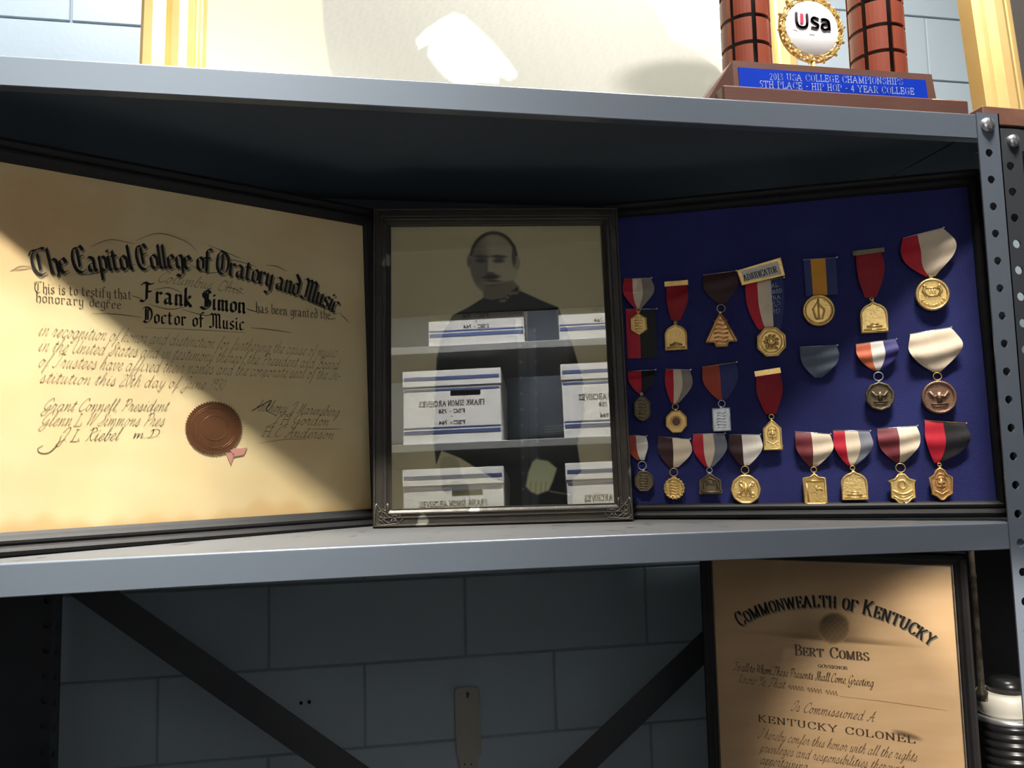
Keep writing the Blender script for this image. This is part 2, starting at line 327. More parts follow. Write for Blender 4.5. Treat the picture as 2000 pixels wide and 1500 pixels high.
SC = {  # round-hand minuscules
'a':'3.4,4.2 2.2,5 .8,4 .4,2 1,.3 2,.2 3.2,2 3.6,4.8 3.3,1 3.9,.1 4.9,1.3','b':'0,1 1.4,6 1.7,8.7 1.1,9 .7,7 .6,1 1.4,.1 2.7,1 2.9,3.6 2.3,4.6 3.6,4.2',
'c':'3,4 2.3,5 1,4.2 .4,2 1,.3 2.2,.2 3.7,1.4','d':'3.2,4.2 2.2,5 .8,4 .4,2 1,.3 2,.2 3.2,2 4,9 3.5,1 4.1,.1 5.1,1.3','e':'0,1 2,2.6 2.8,4 2.1,5 1,4 .5,2 1,.3 2,.1 3.5,1.3',
'f':'0,.5 2,4.5 3.1,8.4 2.5,9 1.9,7 1.1,-2.6 .6,-3 .8,-1.6 2,.5 3.1,1.3','g':'3.4,4.2 2.2,5 .8,4 .4,2 1,.3 2.2,.6 3.5,4.8 2.9,-1.8 2,-3 1,-2.4 2.4,-.6 4.4,1.3',
'h':'0,1 1.5,6 1.8,8.6 1.2,9 .8,7 .6,0 .9,2.6 2.2,4.8 3,4.3 2.8,1 3.3,.1 4.3,1.3','i':'0,1 1,4.9 .9,1 1.5,.1 2.5,1.3|=1.2,6.6 1.4,7.1','j':'0,1 1,4.9 .4,-2.4 -.6,-3 -1,-2 .6,-.2 2,1.3|=1.2,6.6 1.4,7.1',
'k':'0,1 1.5,6 1.8,8.6 1.2,9 .8,7 .6,0 .9,2.6 2.4,4.6 2.8,3.6 1.4,2.6 2.6,.4 3.9,1.3','l':'0,1 1.5,6 1.7,8.6 1.1,9 .8,6.5 .8,1 1.4,.1 2.4,1.3',
'm':'0,3.8 .7,4.9 .7,0 1.1,2.8 2.2,4.9 2.7,4 2.6,0 3,2.8 4.2,4.9 4.8,4 4.6,1 5.1,.1 6.1,1.3','n':'0,3.8 .7,4.9 .7,0 1.1,2.8 2.5,4.9 3,4 2.9,1 3.4,.1 4.4,1.3',
'o':'2.4,4.9 1,4.4 .4,2 1.2,.1 2.5,.8 2.9,3.4 2.2,4.9 2.6,4 3.9,4','p':'0,1 1.2,5 .7,-3 1,2.8 2.3,4.9 3.2,3.6 2.7,.6 1.6,.1 2.6,.2 3.9,1.3','r':'0,1 .9,5.4 1.3,4.4 2.4,4.4 2.1,1 2.6,.1 3.6,1.3',
's':'0,1 1.5,5.2 2,3.4 2.3,1.4 1.4,0 .5,.6 2,.2 3.4,1.3','t':'0,1 1.5,7 1.1,1 1.7,.1 2.7,1.3|=.3,5.2 2.4,5.4','u':'0,3.6 .8,4.9 .7,1 1.4,.1 2.7,2 3.1,4.9 2.9,1 3.5,.1 4.5,1.3',
'v':'0,3.6 .8,4.9 1,1.4 1.8,.1 2.9,2.4 2.9,4.9 3.9,4.4','w':'0,3.6 .8,4.9 .8,1 1.6,.1 2.6,1.6 2.7,4.7 2.8,1 3.6,.1 4.7,2.4 4.7,4.9 5.6,4.4','x':'0,4.6 1,4.8 2.5,.2 3.6,1|3.2,4.8 .4,.2',
'y':'0,3.6 .8,4.9 .7,1.4 1.6,.3 2.9,2.4 3.2,4.9 2.6,-1.8 1.7,-3 .8,-2.4 2.4,-.6 4.1,1.3','z':'0,3.8 1,5 2.8,4.6 .6,.4 2,.8 3.4,.2','.':'=.4,.1 .7,.3',',':'=.7,.4 .3,-1','-':'=0,2.6 2,2.6',
'A':'0,1 1,0 3,4 4.4,9 4.4,3 5,.1 6,1|1.6,3.4 5.4,3.8','B':'.6,7 2,9 3,8 2,1 1,0|2.2,8 5,9 5.2,6 2.6,4.8 5.6,4 5,.6 2,0','C':'5,7 4.6,9 2.6,8.4 .8,5 .8,1.4 2.6,0 5,1.6','D':'1,7 2,9 2.4,4 1.6,.4 .4,.6 2,.3 5,1.6 6,6 4,9 1,8',
'F':'.6,7.4 2,8.8 6,8.6|3.6,8.6 2.6,2 1.2,0 0,.8|2.2,4.6 5,4.8','G':'5,7 4.4,9 2.4,8.2 .8,5 1.2,2 3,1.6 4.8,4.4 4.4,-1.6 2.6,-3 1,-1.6 3,.4 6,1.4','I':'.6,6 2,8.8 4,8.6 2.6,2 1,0 -.4,1','J':'.6,6 2,8.8 4.2,8.6 2.8,-1.6 1.4,-3 .2,-1.8 2,.2 4.4,1.4',
'K':'.8,7.6 2.2,9 2,2 1,0|5.4,8.8 2.2,4.6 4,.6 5.6,.8','M':'0,.6 1,1 2,8.6 2.8,1 4.6,8.6 5,1 6.2,.6','O':'3,9 .9,6.8 .7,2 2.8,0 5,2.4 5.2,6.6 3,9 1.6,8','P':'1,7 2.2,9 2.4,4 1.4,0|1,7.6 4,9 5.6,6.6 3.4,4 2.2,4.4',
'R':'1,7 2.2,9 2.4,4 1.4,0|1,7.6 4,9 5.4,6.8 2.6,4.6 4.4,.6 6,1','S':'0,1 2.6,3 4.6,8 3.6,9 2.6,7.4 4,3.6 3.2,.4 1,.2','T':'.4,7.4 2,9 5.6,8.6|3.8,8.8 2.8,2 1.4,0 .2,.8','U':'.4,7.6 1.6,9 1.4,2 2.8,0 4.8,3 5.2,9 5,1 6.2,.6',
'W':'.2,7.6 1.4,9 1.6,1 3.8,8.6 4.2,.4 6.6,9','Y':'.4,7.4 1.6,9 2,4.8 4.6,9 3.4,2 2,0','1':'.4,7 1.6,8.6 1.2,0','2':'.4,6.8 1.8,8.6 3,7 .2,.2 3.2,.4','0':'2,8.6 .4,5 1.4,0 3,3.6 2,8.6','9':'2.8,7 1.4,8.6 .4,6 2.6,5 2.9,7.6 1.8,0','3':'.4,7.6 2.2,8.6 2.6,6 1.2,4.6 2.8,2.6 1.4,0 0,1',' ':''}
RM = {  # engraved roman capitals
'A':'0,0 3,8 5.6,0|1.2,2.8 4.4,2.8|-.8,0 1,0|4.6,0 6.6,0','B':'1,0 1,8|0,8 ~|0,0','C':'~5.4,6 4.4,7.8 2.4,8 .7,5.8 .7,2.2 2.4,0 4.6,.3 5.6,2|=5.4,8 5.4,5.6','D':'=1.2,0 1.2,8|=0,8 2.6,8|=0,0 2.6,0|~2.6,8 5,7 5.8,4 5,1 2.6,0',
'E':'1,0 1,8|0,8 4.8,8 4.8,6.2|0,0 5,0 5,1.9|1,4 3.6,4|3.6,5 3.6,3','F':'1,0 1,8|0,8 4.8,8 4.8,6.2|0,0 2.2,0|1,4 3.6,4','G':'~5.4,6 4.4,7.8 2.4,8 .7,5.8 .7,2.2 2.4,0 4.4,.2 5,1|=5,0 5,3.4|=3.8,3.4 6,3.4',
'H':'1,0 1,8|5,0 5,8|1,4 5,4|0,8 2,8|0,0 2,0|4,8 6,8|4,0 6,0','I':'1,0 1,8|0,8 2,8|0,0 2,0','J':'~2.4,8 2.4,1.4 1.2,0 .2,.8|=1.4,8 3.4,8','K':'1,0 1,8|0,8 2,8|0,0 2,0|1.2,3.4 5,8|2.4,4.8 5.4,0|4.4,0 6.2,0|4.2,8 5.8,8',
'L':'1,0 1,8|0,8 2,8|0,0 4.8,0 4.8,2','M':'1,0 1,8 3.8,0 6.6,8 6.6,0|0,8 1.2,8|0,0 2,0|5.6,0 7.6,0|6.4,8 7.6,8','N':'1,0 1,8 5.4,0 5.4,8|-.2,8 1.2,8|0,0 2,0|4.4,8 6.4,8','O':'~3,8 1.2,7 .6,4 1.2,1 3,0 4.8,1 5.4,4 4.8,7 3,8',
'P':'=1,0 1,8|=0,0 2.2,0|~0,8 3.4,8 5,6.4 4.4,4.4 2.4,3.8 1.2,3.8','R':'=1,0 1,8|=0,0 2.2,0|~0,8 3.4,8 4.8,6.4 4.2,4.6 2.4,4.1 1.2,4.1|=2.8,4 5.2,0|=4.6,0 6,0','S':'~4.6,6.4 3.6,8 1.6,7.6 .9,6 2,4.6 4,3.6 4.8,2 3.8,.2 1.6,.1 .6,2','T':'3,0 3,8|.2,6.2 .2,8 5.8,8 5.8,6.2|2,0 4,0',
'U':'~1,8 1,2 2.4,0 4,.2 5,2 5,8|=0,8 2,8|=4.2,8 6,8','V':'0,8 3,0 5.6,8|-.6,8 1,8|4.8,8 6.2,8','W':'0,8 2,0 4,8 6,0 7.8,8|-.6,8 1,8|7,8 8.4,8','Y':'.2,8 3,3.8 5.8,8|3,3.8 3,0|2,0 4,0|-.4,8 1.4,8|4.8,8 6.4,8','X':'0,8 5.4,0|5.4,8 0,0',
'0':'~2,8 .6,6 .6,2 2,0 3.4,2 3.4,6 2,8','1':'1.4,0 1.4,8 .4,6.8|.4,0 2.4,0','2':'~.4,6.4 1.8,8 3.4,6.4 2.4,3.6 .4,.2|=.4,0 3.8,0','3':'~.4,7 2,8 3.2,6.4 1.6,4.4 3.4,2.2 1.8,0 .2,1','4':'2.8,0 2.8,8 0,2.4 4,2.4','5':'3.4,8 .8,8 .6,4.6|~.6,4.6 2.6,4.8 3.4,2.4 2,0 .2,.8',
'6':'~3.2,7.6 1.2,6 .5,2.6 2,0 3.5,2 2.2,4.4 .7,3','7':'.2,8 3.6,8 1.2,0','8':'~2,8 .6,6.2 3.4,2 2,0 .6,2 3.4,6.2 2,8','9':'~3.2,5 1.8,3.8 .5,5.6 2,8 3.5,5.6 2.6,1.6 .8,.2','-':'.4,3.8 2.6,3.8','.':'.4,0 .9,.4',',':'.8,.6 .3,-1.2',' ':''}
RM['B'] = '=1,0 1,8|~0,8 3.2,8 4.4,6.2 3.2,4.3 1.2,4.2|~1.2,4.2 3.8,4 5,2.1 3.6,0 0,0'
def layout(text, font, smooth, gap, smallcap=.78, space=3.0):
    """-> list of strokes in glyph units, total width"""
    x = 0; out = []
    for ch in text:
        if ch == ' ': x += space; continue
        sc = 1.0; g = font.get(ch)
        if g is None: g = font.get(ch.upper()); sc = smallcap
        if g is None: g = SC.get(ch) or RM.get(ch.upper(), ''); sc = 1.0
        if not g: x += space; continue
        st = parse(g, smooth); mx = max(p[0] for q in st for p in q); mx = min(mx, mx)
        for q in st: out.append([np.array([x+p[0]*sc, p[1]*sc]) for p in q])
        x += mx*sc + gap
    return out, x - gap
def write(name, parent, plane, text, base, cap, font, mtl, nib=1.0, ang=45, thin=.22, gap=1.0, smooth=False, slant=0.0, off=-.0006, space=3.0, unit=8.5, smallcap=.78, kind=None, flat=True):
    """base: pixel points of the baseline on the plane, cap: letter height in pixels"""
    st, Wd = layout(text, font, smooth, gap, smallcap, space)
    L = [plane.loc(*p, off) for p in base]
    C = cr(L, 12) if len(L) > 2 else [L[0]+(L[1]-L[0])*t for t in (0, 1)]
    C = np.array(C); seg = np.linalg.norm(np.diff(C, axis=0), axis=1); cum = np.r_[0, np.cumsum(seg)]; tot = cum[-1]
    p0 = base[len(base)//2]; a = plane.loc(*p0, off); b = plane.loc(p0[0], p0[1]-cap, off)
    hs = abs(b[1]-a[1])/unit; ws = tot/Wd
    T = np.gradient(C, axis=0) if len(C) > 2 else np.array([C[1]-C[0]]*2); T /= np.linalg.norm(T, axis=1)[:, None]
    def mp(p):
        s_ = np.clip(p[0]*ws, -tot*.1, tot*1.1) + slant*p[1]*hs
        x = np.interp(s_, cum, C[:, 0]); z = np.interp(s_, cum, C[:, 1])
        if s_ < 0: x += T[0][0]*s_; z += T[0][1]*s_
        if s_ > tot: x += T[-1][0]*(s_-tot); z += T[-1][1]*(s_-tot)
        tx = np.interp(s_, cum, T[:, 0]); tz = np.interp(s_, cum, T[:, 1]); n_ = math.hypot(tx, tz); tx /= n_; tz /= n_
        return np.array([x - tz*p[1]*hs, z + tx*p[1]*hs])
    # nib in glyph units
    nv = np.array([math.cos(math.radians(ang)), math.sin(math.radians(ang))])*nib/2
    nv = np.array([nv[0]*min(1.6, max(.6, hs/ws)), nv[1]])
    mb = MB()
    for q in st:
        for i in range(len(q)-1):
            p, r = q[i], q[i+1]; d = r-p; ln = np.hypot(*d)
            if ln < 1e-6: continue
            pn = np.array([-d[1], d[0]])/ln*thin/2; ex = d/ln*thin/2
            for (w, e) in ((nv, 0*d), (pn, ex)):
                Q = [mp(p-w-e), mp(p+w-e), mp(r+w+e), mp(r-w+e)]
                mb.add([(v[0], off, v[1]) for v in Q], [(0, 1, 2, 3)])
    o = mb.build(name, mtl, parent, fix=False)
    if kind: o['kind'] = kind
    return o
def pen(name, parent, plane, curves, mtl, wpx, off=-.0006):
    """free pen curves given in pixels on the plane, hairline to thick"""
    mb = MB()
    for c in curves:
        pts = cr([plane.loc(*p, off) for p in c], 8); k = abs(plane.loc(c[0][0]+1, c[0][1], off)[0]-plane.loc(*c[0], off)[0])
        n = len(pts)
        for i in range(n-1):
            w = wpx*k*(.35+.65*math.sin(PI*(i+.5)/n)); d = pts[i+1]-pts[i]; l = np.hypot(*d) or 1; pn = np.array([-d[1], d[0]])/l*w/2
            mb.add([(*(v[:1]), off, v[1]) for v in (pts[i]-pn, pts[i]+pn, pts[i+1]+pn, pts[i+1]-pn)], [(0,1,2,3)])
    o = mb.build(name, mtl, parent, fix=False); o['kind'] = 'stuff'; return o
def print_panel(name, parent, plane, x0, x1, z0, z1, nx, nz, fn, mtl, y=0.0):
    """a flat print: vertex grid coloured by fn(px, py) -> rgb (0..255)"""
    xs = np.linspace(x0, x1, nx); zs = np.linspace(z0, z1, nz); X, Z = np.meshgrid(xs, zs)
    P = plane.world(X.ravel(), np.full(X.size, y), Z.ravel()); pp = proj(P)
    rgb = np.clip(fn(pp[:, 0], pp[:, 1]), 0, 255)/255
    l = np.where(rgb <= .04045, rgb/12.92, ((rgb+.055)/1.055)**2.4)
    me = bpy.data.meshes.new(name)
    V = np.stack([X.ravel(), np.full(X.size, y), Z.ravel()], -1)
    I = np.arange(nx*nz).reshape(nz, nx); F = np.stack([I[:-1,:-1], I[:-1,1:], I[1:,1:], I[1:,:-1]], -1).reshape(-1, 4)
    me.from_pydata(V.tolist(), [], F.tolist())
    at = me.color_attributes.new('print', 'FLOAT_COLOR', 'POINT')
    at.data.foreach_set('color', np.c_[l, np.ones(len(l))].astype(np.float32).ravel())
    me.materials.append(mtl); o = bpy.data.objects.new(name, me); COL.objects.link(o); o.parent = parent
    return o
# soft 2-D drawing aids for prints
def sst(e0, e1, x): t = np.clip((x-e0)/(e1-e0), 0, 1); return t*t*(3-2*t)
def ell(x, y, cx, cy, rx, ry, s=.15, rot=0.0):
    c, n = math.cos(rot), math.sin(rot); u = ((x-cx)*c+(y-cy)*n)/rx; v = (-(x-cx)*n+(y-cy)*c)/ry
    return 1-sst(1-s, 1+s, np.sqrt(u*u+v*v))
def polym(x, y, poly, s=1.5):
    """soft inside mask of a polygon, s in pixels"""
    P = np.array(poly, float); ins = np.zeros(x.shape, bool); dm = np.full(x.shape, 1e9)
    for i in range(len(P)):
        a = P[i]; b = P[(i+1) % len(P)]
        c = ((a[1] > y) != (b[1] > y)) & (x < (b[0]-a[0])*(y-a[1])/((b[1]-a[1]) or 1e-9)+a[0]); ins ^= c
        d = b-a; t = np.clip(((x-a[0])*d[0]+(y-a[1])*d[1])/max(d@d, 1e-9), 0, 1)
        dm = np.minimum(dm, np.hypot(x-a[0]-t*d[0], y-a[1]-t*d[1]))
    sd = np.where(ins, dm, -dm); return sst(-s, s, sd)
def over(base, m, col): return base*(1-m[:, None]) + np.array(col, float)[None, :]*m[:, None]

# ------------------------------------------------------------------ the room
BY = 0.82
wall = MB(); wall.box(-3.4, 2.2, BY+.004, BY+.15, -1.37, CEIL)
wo = wall.build('wall_back', M_MORTAR); wo['kind'] = 'structure'
P_, LB, J = .17, .4075, .0045
bb = MB(); bb.box(0, LB-J, 0, .02, 0, P_-J, 0, .0018)
proto = None
for r in range(-6, 15):
    z = -.32 + r*P_
    if z + P_ > CEIL + .12 or z < -1.39: continue
    offx = -1.033 if r % 2 == 0 else -1.033 + LB*.475
    for k in range(-6, 9):
        x = offx + k*LB + J/2
        if x < -3.3 or x > 2.2: continue
        if proto is None: o = bb.build('block', M_BLOCK, wo); proto = o
        else:
            o = bpy.data.objects.new('block', proto.data); COL.objects.link(o); o.parent = wo
        o.location = (x, BY + random.uniform(-.0006, .0006), z + J/2)
# two little drill marks in the block wall
mk = MB()
for q in ((588, 1373), (604, 1371)):
    c = aty(*q, BY); mk.lathe([(.0035, BY-.0012), (.0035, BY+.002)], (c[0], 0, c[2]), 'y', 10)
tag(mk.build('drill_hole', M_DARK, wo), 'pair of small dark drill marks')
fl = MB(); fl.box(-3.4, 2.2, -2.2, BY+.1, -1.45, -1.36); fl.build('floor', M_FLOOR)['kind'] = 'structure'
ce = MB(); ce.box(-3.4, 2.2, -2.2, BY+.1, CEIL, CEIL+.05); ce.build('ceiling', M_CEIL)['kind'] = 'structure'
for nm, x0, x1, y0, y1 in (('wall_left', -3.45, -3.4, -2.2, BY), ('wall_right', 2.2, 2.25, -2.2, BY), ('wall_front', -3.4, 2.2, -2.25, -2.2)):
    w = MB(); w.box(x0, x1, y0, y1, -1.4, CEIL); w.build(nm, M_WALLP)['kind'] = 'structure'

# ------------------------------------------------------------------ steel shelving unit
H, LIP, DEP = .5607, .0356, .45
XL, XR = -1.49, .035
def bow(x): return .0055*math.sin(PI*min(1, max(0, (x+1.4)/1.4)))
def shelf_mesh(z0, bowed, x0=XL+.004, x1=.0332, y0=0.0, y1=DEP, lip=LIP):
    """pressed-steel shelf: rounded front edge, lips turned down all round with an inward return"""
    r = .0024; prof = []
    prof += [(y1, -lip), (y1, -r)] + [(y1-r+r*math.cos(a), -r+r*math.sin(a)) for a in (PI/4, PI/2)]
    prof += [(y0+r-r*math.sin(a), -r+r*math.cos(a)) for a in (0, PI/8, PI/4, 3*PI/8, PI/2)] + [(y0, -lip+.001), (y0+.001, -lip), (y0+.014, -lip), (y0+.014, -lip+.0012), (y0+.0015, -lip+.0016), (y0+.0015, -.0055), (y1-.0015, -.0055), (y1-.0015, -lip)]
    NX = 25; mb = MB(); n = len(prof); vs = []
    for i in range(NX):
        x = x0+(x1-x0)*i/(NX-1); dz = bow(x) if bowed else 0
        for (y, z) in prof: vs.append((x, y, z0+z+dz))
    top = {3}
    for i in range(NX-1):
        for k in range(n):
            l = (k+1) % n; mb.add([], [])
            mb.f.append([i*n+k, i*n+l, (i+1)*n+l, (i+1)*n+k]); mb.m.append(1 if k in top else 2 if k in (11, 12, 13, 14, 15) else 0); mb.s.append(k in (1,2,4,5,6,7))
    mb.v = vs + mb.v
    mb.f.append(list(range(n))); mb.m.append(0); mb.s.append(False)
    mb.f.append([(NX-1)*n+i for i in range(n)][::-1]); mb.m.append(0); mb.s.append(False)
    return mb
def perforated(mb, x0, w, zc0, n, pitch, rad, z_lo, z_hi, th, plane='front', y0=0.0, xs=0.0):
    """flange strip with a column of punched holes. front: in x-z, side: in y-z"""
    cxm = x0 + w*.43
    def P(a, z, d): return (a, y0+d, z) if plane == 'front' else (xs+d, a, z)
    def quad(a0, a1, z0, z1):
        for d, s_ in ((0, 1), (th, -1)):
            mb.add([P(a0, z0, d), P(a1, z0, d), P(a1, z1, d), P(a0, z1, d)], [(0,1,2,3)[::s_]])
        mb.add([P(a0, z0, 0), P(a0, z0, th), P(a0, z1, th), P(a0, z1, 0)], [(0,1,2,3)]); mb.add([P(a1, z0, 0), P(a1, z0, th), P(a1, z1, th), P(a1, z1, 0)], [(3,2,1,0)])
    hs = [zc0 - k*pitch for k in range(n)]; hs = [h for h in hs if z_lo+pitch/2 < h < z_hi-rad*1.3]
    top = z_hi
    for h in hs:
        c1, c0 = min(top, h+pitch/2), h-pitch/2
        if top - c1 > 1e-6: quad(x0, x0+w, c1, top)
        top = c0; N = 24; sq = []; ci = []
        for k in range(N):
            a = 2*PI*k/N + PI/4; ca, sa = math.cos(a), math.sin(a)
            ci.append((cxm+rad*ca, h+rad*sa))
            m_ = max(abs(ca), abs(sa)); u, v = ca/m_, sa/m_
            sq.append((cxm + (u*(x0+w-cxm) if u > 0 else u*(cxm-x0)), h + (v*(c1-h) if v > 0 else v*(h-c0))))
        for d in (0, th):
            vs = [P(a, z, d) for a, z in sq] + [P(a, z, d) for a, z in ci]
            mb.add(vs, [(k, (k+1) % N, N+(k+1) % N, N+k) for k in range(N)])
        mb.add([P(a, z, 0) for a, z in ci]+[P(a, z, th) for a, z in ci], [(k, (k+1) % N, N+(k+1) % N, N+k) for k in range(N)])
        for e in (x0, x0+w): mb.add([P(e, c0, 0), P(e, c0, th), P(e, c1, th), P(e, c1, 0)], [(0,1,2,3)])
    quad(x0, x0+w, z_lo, top)
    mb.add([P(x0, z_hi, 0), P(x0+w, z_hi, 0), P(x0+w, z_hi, th), P(x0, z_hi, th)], [(0,1,2,3)])
def post(parent, x, y, sx, sy, top=.562, zc=.5047, bot=-1.36, m=None, mirror=False):
    """punched angle post; corner at (x,y); flanges run sx in x and sy in y"""
    mb = MB(); w = .0355
    x0 = x if sx > 0 else x-w
    perforated(mb, x0, w, zc, 60, .038, .0056, bot, top, .002, 'front', y if sy > 0 else y-.002)
    y0 = y if sy > 0 else y-w
    xs = x if sx > 0 else x-.002
    perforated(mb, y0, w, zc, 60, .038, .0056, bot, top, .002, 'side', 0, xs)
    return mb.build('post', m or M_STEEL, parent)
def bolt(parent, x, y, z, r=.0105):
    mb = MB(); mb.lathe([(r, 0), (r, -.0015), (r*.92, -.0038), (r*.65, -.0058), (r*.3, -.0068), (.0004, -.007)], (x, y, z), 'y', 20)
    mb.box(x-r*.12, x+r*.12, y-.0072, y-.0062, z-r*.75, z+r*.75)
    return mb.build('bolt', M_ZINC, parent)
unit = empty('shelving_unit', None, 'grey steel shelving unit with punched posts holding the framed pieces', 'shelving')
for z0, b in ((H, False), (0.0, True), (-.62, False), (-1.25, False)):
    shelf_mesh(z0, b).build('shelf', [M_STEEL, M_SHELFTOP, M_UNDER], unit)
# the front right post sits outside the lips: corner on its right, flanges run left and back
post(unit, .0355, -.0022, -1, 1)
post(unit, XL, -.0022, 1, 1)
post(unit, .0355, DEP+.003, -1, -1, .562)
post(unit, -1.305, DEP+.003, -1, -1, .562, m=M_STEELD)
mb = MB(); mb.box(-1.47, -1.3065, DEP+.006, DEP+.009, -1.36, .555); mb.build('post_plate', M_STEELD, unit)
for z in (H-.0165,):
    bolt(unit, .0155, -.0022, z)
for zz in (-.018, -.60):
    bolt(unit, .0155, -.0022, zz-.9, .008)
def strap(parent, a, b, y, w=.042, th=.003):
    d = Vector((b[0]-a[0], 0, b[1]-a[1])).normalized(); n = Vector((-d.z, 0, d.x))*w/2; mb = MB(); v = []
    for yy in (y, y+th):
        for p, s_ in ((a, 1), (a, -1), (b, -1), (b, 1)): v.append((p[0]+n.x*s_, yy, p[1]+n.z*s_))
    mb.add(v, [(0,1,2,3), (7,6,5,4), (0,4,5,1), (1,5,6,2), (2,6,7,3), (3,7,4,0)])
    return mb.build('cross_brace', M_STEELD, parent)
strap(unit, (-1.33, -.040), (.02, -1.10), DEP+.004, .046)
strap(unit, (.02, -.045), (-1.33, -1.10), DEP+.009, .046)

# neighbouring unit on the right
unit2 = empty('shelving_unit', None, 'dark grey punched steel post and shelf at the right edge of the picture', 'shelving')
mb = MB(); perforated(mb, .0615, .037, .5005, 60, .038, .0062, -1.36, .556, .002, 'front', .03)
mb.build('post', M_STEELD, unit2)
mb = MB(); mb.box(.0615, .0635, .032, .068, -1.36, .55); mb.build('post', M_STEELD, unit2)
bolt(unit2, .0845, .03, .5375, .0095)
shelf_mesh(H, False, .0365, 1.2, .036, DEP).build('shelf', [M_STEELD, M_SHELFTOP, M_UNDER], unit2)
shelf_mesh(-.62, False, .0365, 1.2, .036, DEP).build('shelf', [M_STEELD, M_SHELFTOP, M_UNDER], unit2)
post(unit2, 1.235, .03, -1, 1, m=M_STEELD); post(unit2, 1.235, DEP, -1, -1, m=M_STEELD); post(unit2, .0815, DEP, 1, -1, m=M_STEELD)

# ------------------------------------------------------------------ diploma on the left
DP = Plane((-1.2427, .068, .0022), (-.833, .285, .004), .05)
dip = empty('framed_diploma', DP.M, 'large cream diploma in a black frame with a copper seal, at the left', 'diploma')
DX0, DX1, DZ1 = -.085, .4985, .4935
BLK = [(0, .012), (0, -.010), (.002, -.013), (.006, -.015), (.010, -.013), (.0125, -.009), (.015, -.011), (.018, -.0115), (.021, -.009), (.024, -.006), (.0275, -.0035), (.0275, .012)]
f = MB(); f.sweep_frame(DX0, DX1, 0.0, DZ1, BLK); f.build('frame', M_BLACKF, dip)
f = MB(); f.box(DX0+.01, DX1-.01, .003, .011, .01, DZ1-.01); f.build('backing', M_DARK, dip)
def dip_paper(x, y):
    n = np.sin(x*.021+np.sin(y*.017)*2)*np.sin(y*.03+x*.007)
    c = np.stack([np.full(x.shape, 244.), 219+3*n, 173+5*n], -1)
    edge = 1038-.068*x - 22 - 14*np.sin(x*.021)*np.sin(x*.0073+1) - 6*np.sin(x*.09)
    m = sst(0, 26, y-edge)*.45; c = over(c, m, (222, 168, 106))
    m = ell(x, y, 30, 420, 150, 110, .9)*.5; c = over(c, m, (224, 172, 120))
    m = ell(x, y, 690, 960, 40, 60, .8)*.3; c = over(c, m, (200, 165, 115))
    return c
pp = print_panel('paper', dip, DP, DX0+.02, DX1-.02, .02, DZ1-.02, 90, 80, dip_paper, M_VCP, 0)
arc = [(68, 538), (140, 532), (240, 527), (330, 524), (400, 529), (480, 546), (560, 571), (620, 594), (655, 612)]
write('lettering', dip, DP, 'The Capitol College of Oratory and Music', [(p[0]+3, p[1]+4) for p in arc], 44, BL, M_INKG, 1.3, 40, .3, .5, off=-.0004, space=2.2)
write('lettering', dip, DP, 'The Capitol College of Oratory and Music', arc, 44, BL, M_INK, 1.15, 40, .24, .5, off=-.0008, space=2.2)
write('lettering', dip, DP, 'Columbus Ohio', [(306, 550), (470, 574)], 20, SC, M_INKB, .5, 80, .22, .4, True, .45)
write('lettering', dip, DP, 'This is to testify that', [(68, 571), (256, 585)], 20, BL, M_INKB, .8, 30, .35, 1.1, off=-.0006, space=3)
write('lettering', dip, DP, 'honorary degree', [(70, 589), (236, 604)], 19, BL, M_INKB, .8, 30, .35, 1.1, space=4)
write('lettering', dip, DP, 'Frank Simon', [(278, 588), (478, 612)], 34, BL, M_INK, 1.5, 40, .35, 1.1, space=4)
write('lettering', dip, DP, 'has been granted the', [(500, 610), (645, 624)], 19, BL, M_INKB, .8, 30, .35, 1.1, space=3)
write('lettering', dip, DP, 'Doctor of Music', [(280, 629), (476, 645)], 27, BL, M_INK, 1.3, 40, .35, 1.3, space=3.4)
for tx, a, b in (('in recognition of honor and distinction for furthering the cause of music', (73, 655), (655, 698)),
                 ('in the United States and in testimony thereof the President and Board', (73, 685), (660, 722)),
                 ('of Trustees have affixed their names and the corporate seal of the In-', (73, 716), (662, 742)),
                 ('stitution this 20th day of June 1930.', (76, 747), (438, 762))):
    write('lettering', dip, DP, tx, [a, b], 21, SC, M_INKL, .55, 75, .22, .45, True, .42, space=2.6)
pen('flourish', dip, DP, [[(178,482),(215,468),(262,476)],[(265,470),(310,456),(360,470),(385,490)],[(405,478),(440,492),(470,505)],[(418,505),(455,508),(500,520)],
    [(20,530),(40,520),(60,521)],[(20,528),(45,526),(62,523)],[(150,536),(178,536),(210,526)],[(215,524),(240,525),(265,516)],[(286,518),(320,524),(345,514)],[(370,516),(400,532),(432,532)],
    [(470,538),(500,552),(520,552)],[(525,548),(550,562),(560,562)],[(520,518),(540,520),(560,530)],[(575,575),(610,592),(640,605)],[(662,610),(672,620),(682,630)],
    [(256,577),(266,580),(276,584)],[(300,566),(330,562),(356,572)],[(290,594),(330,604),(360,600)],[(355,604),(400,616),(420,612)],[(440,560),(460,565),(476,575)],[(480,602),(490,606),(500,608)],
    [(180,612),(230,614),(278,620)],[(490,640),(530,644),(570,650)],[(640,622),(648,623),(656,622)]], M_INKB, 1.6)
pen('flourish', dip, DP, [[(282,640),(380,644),(480,650)],[(505,866),(560,858),(600,858)],[(600,838),(640,838),(668,838)]], M_INKL, 1.2)
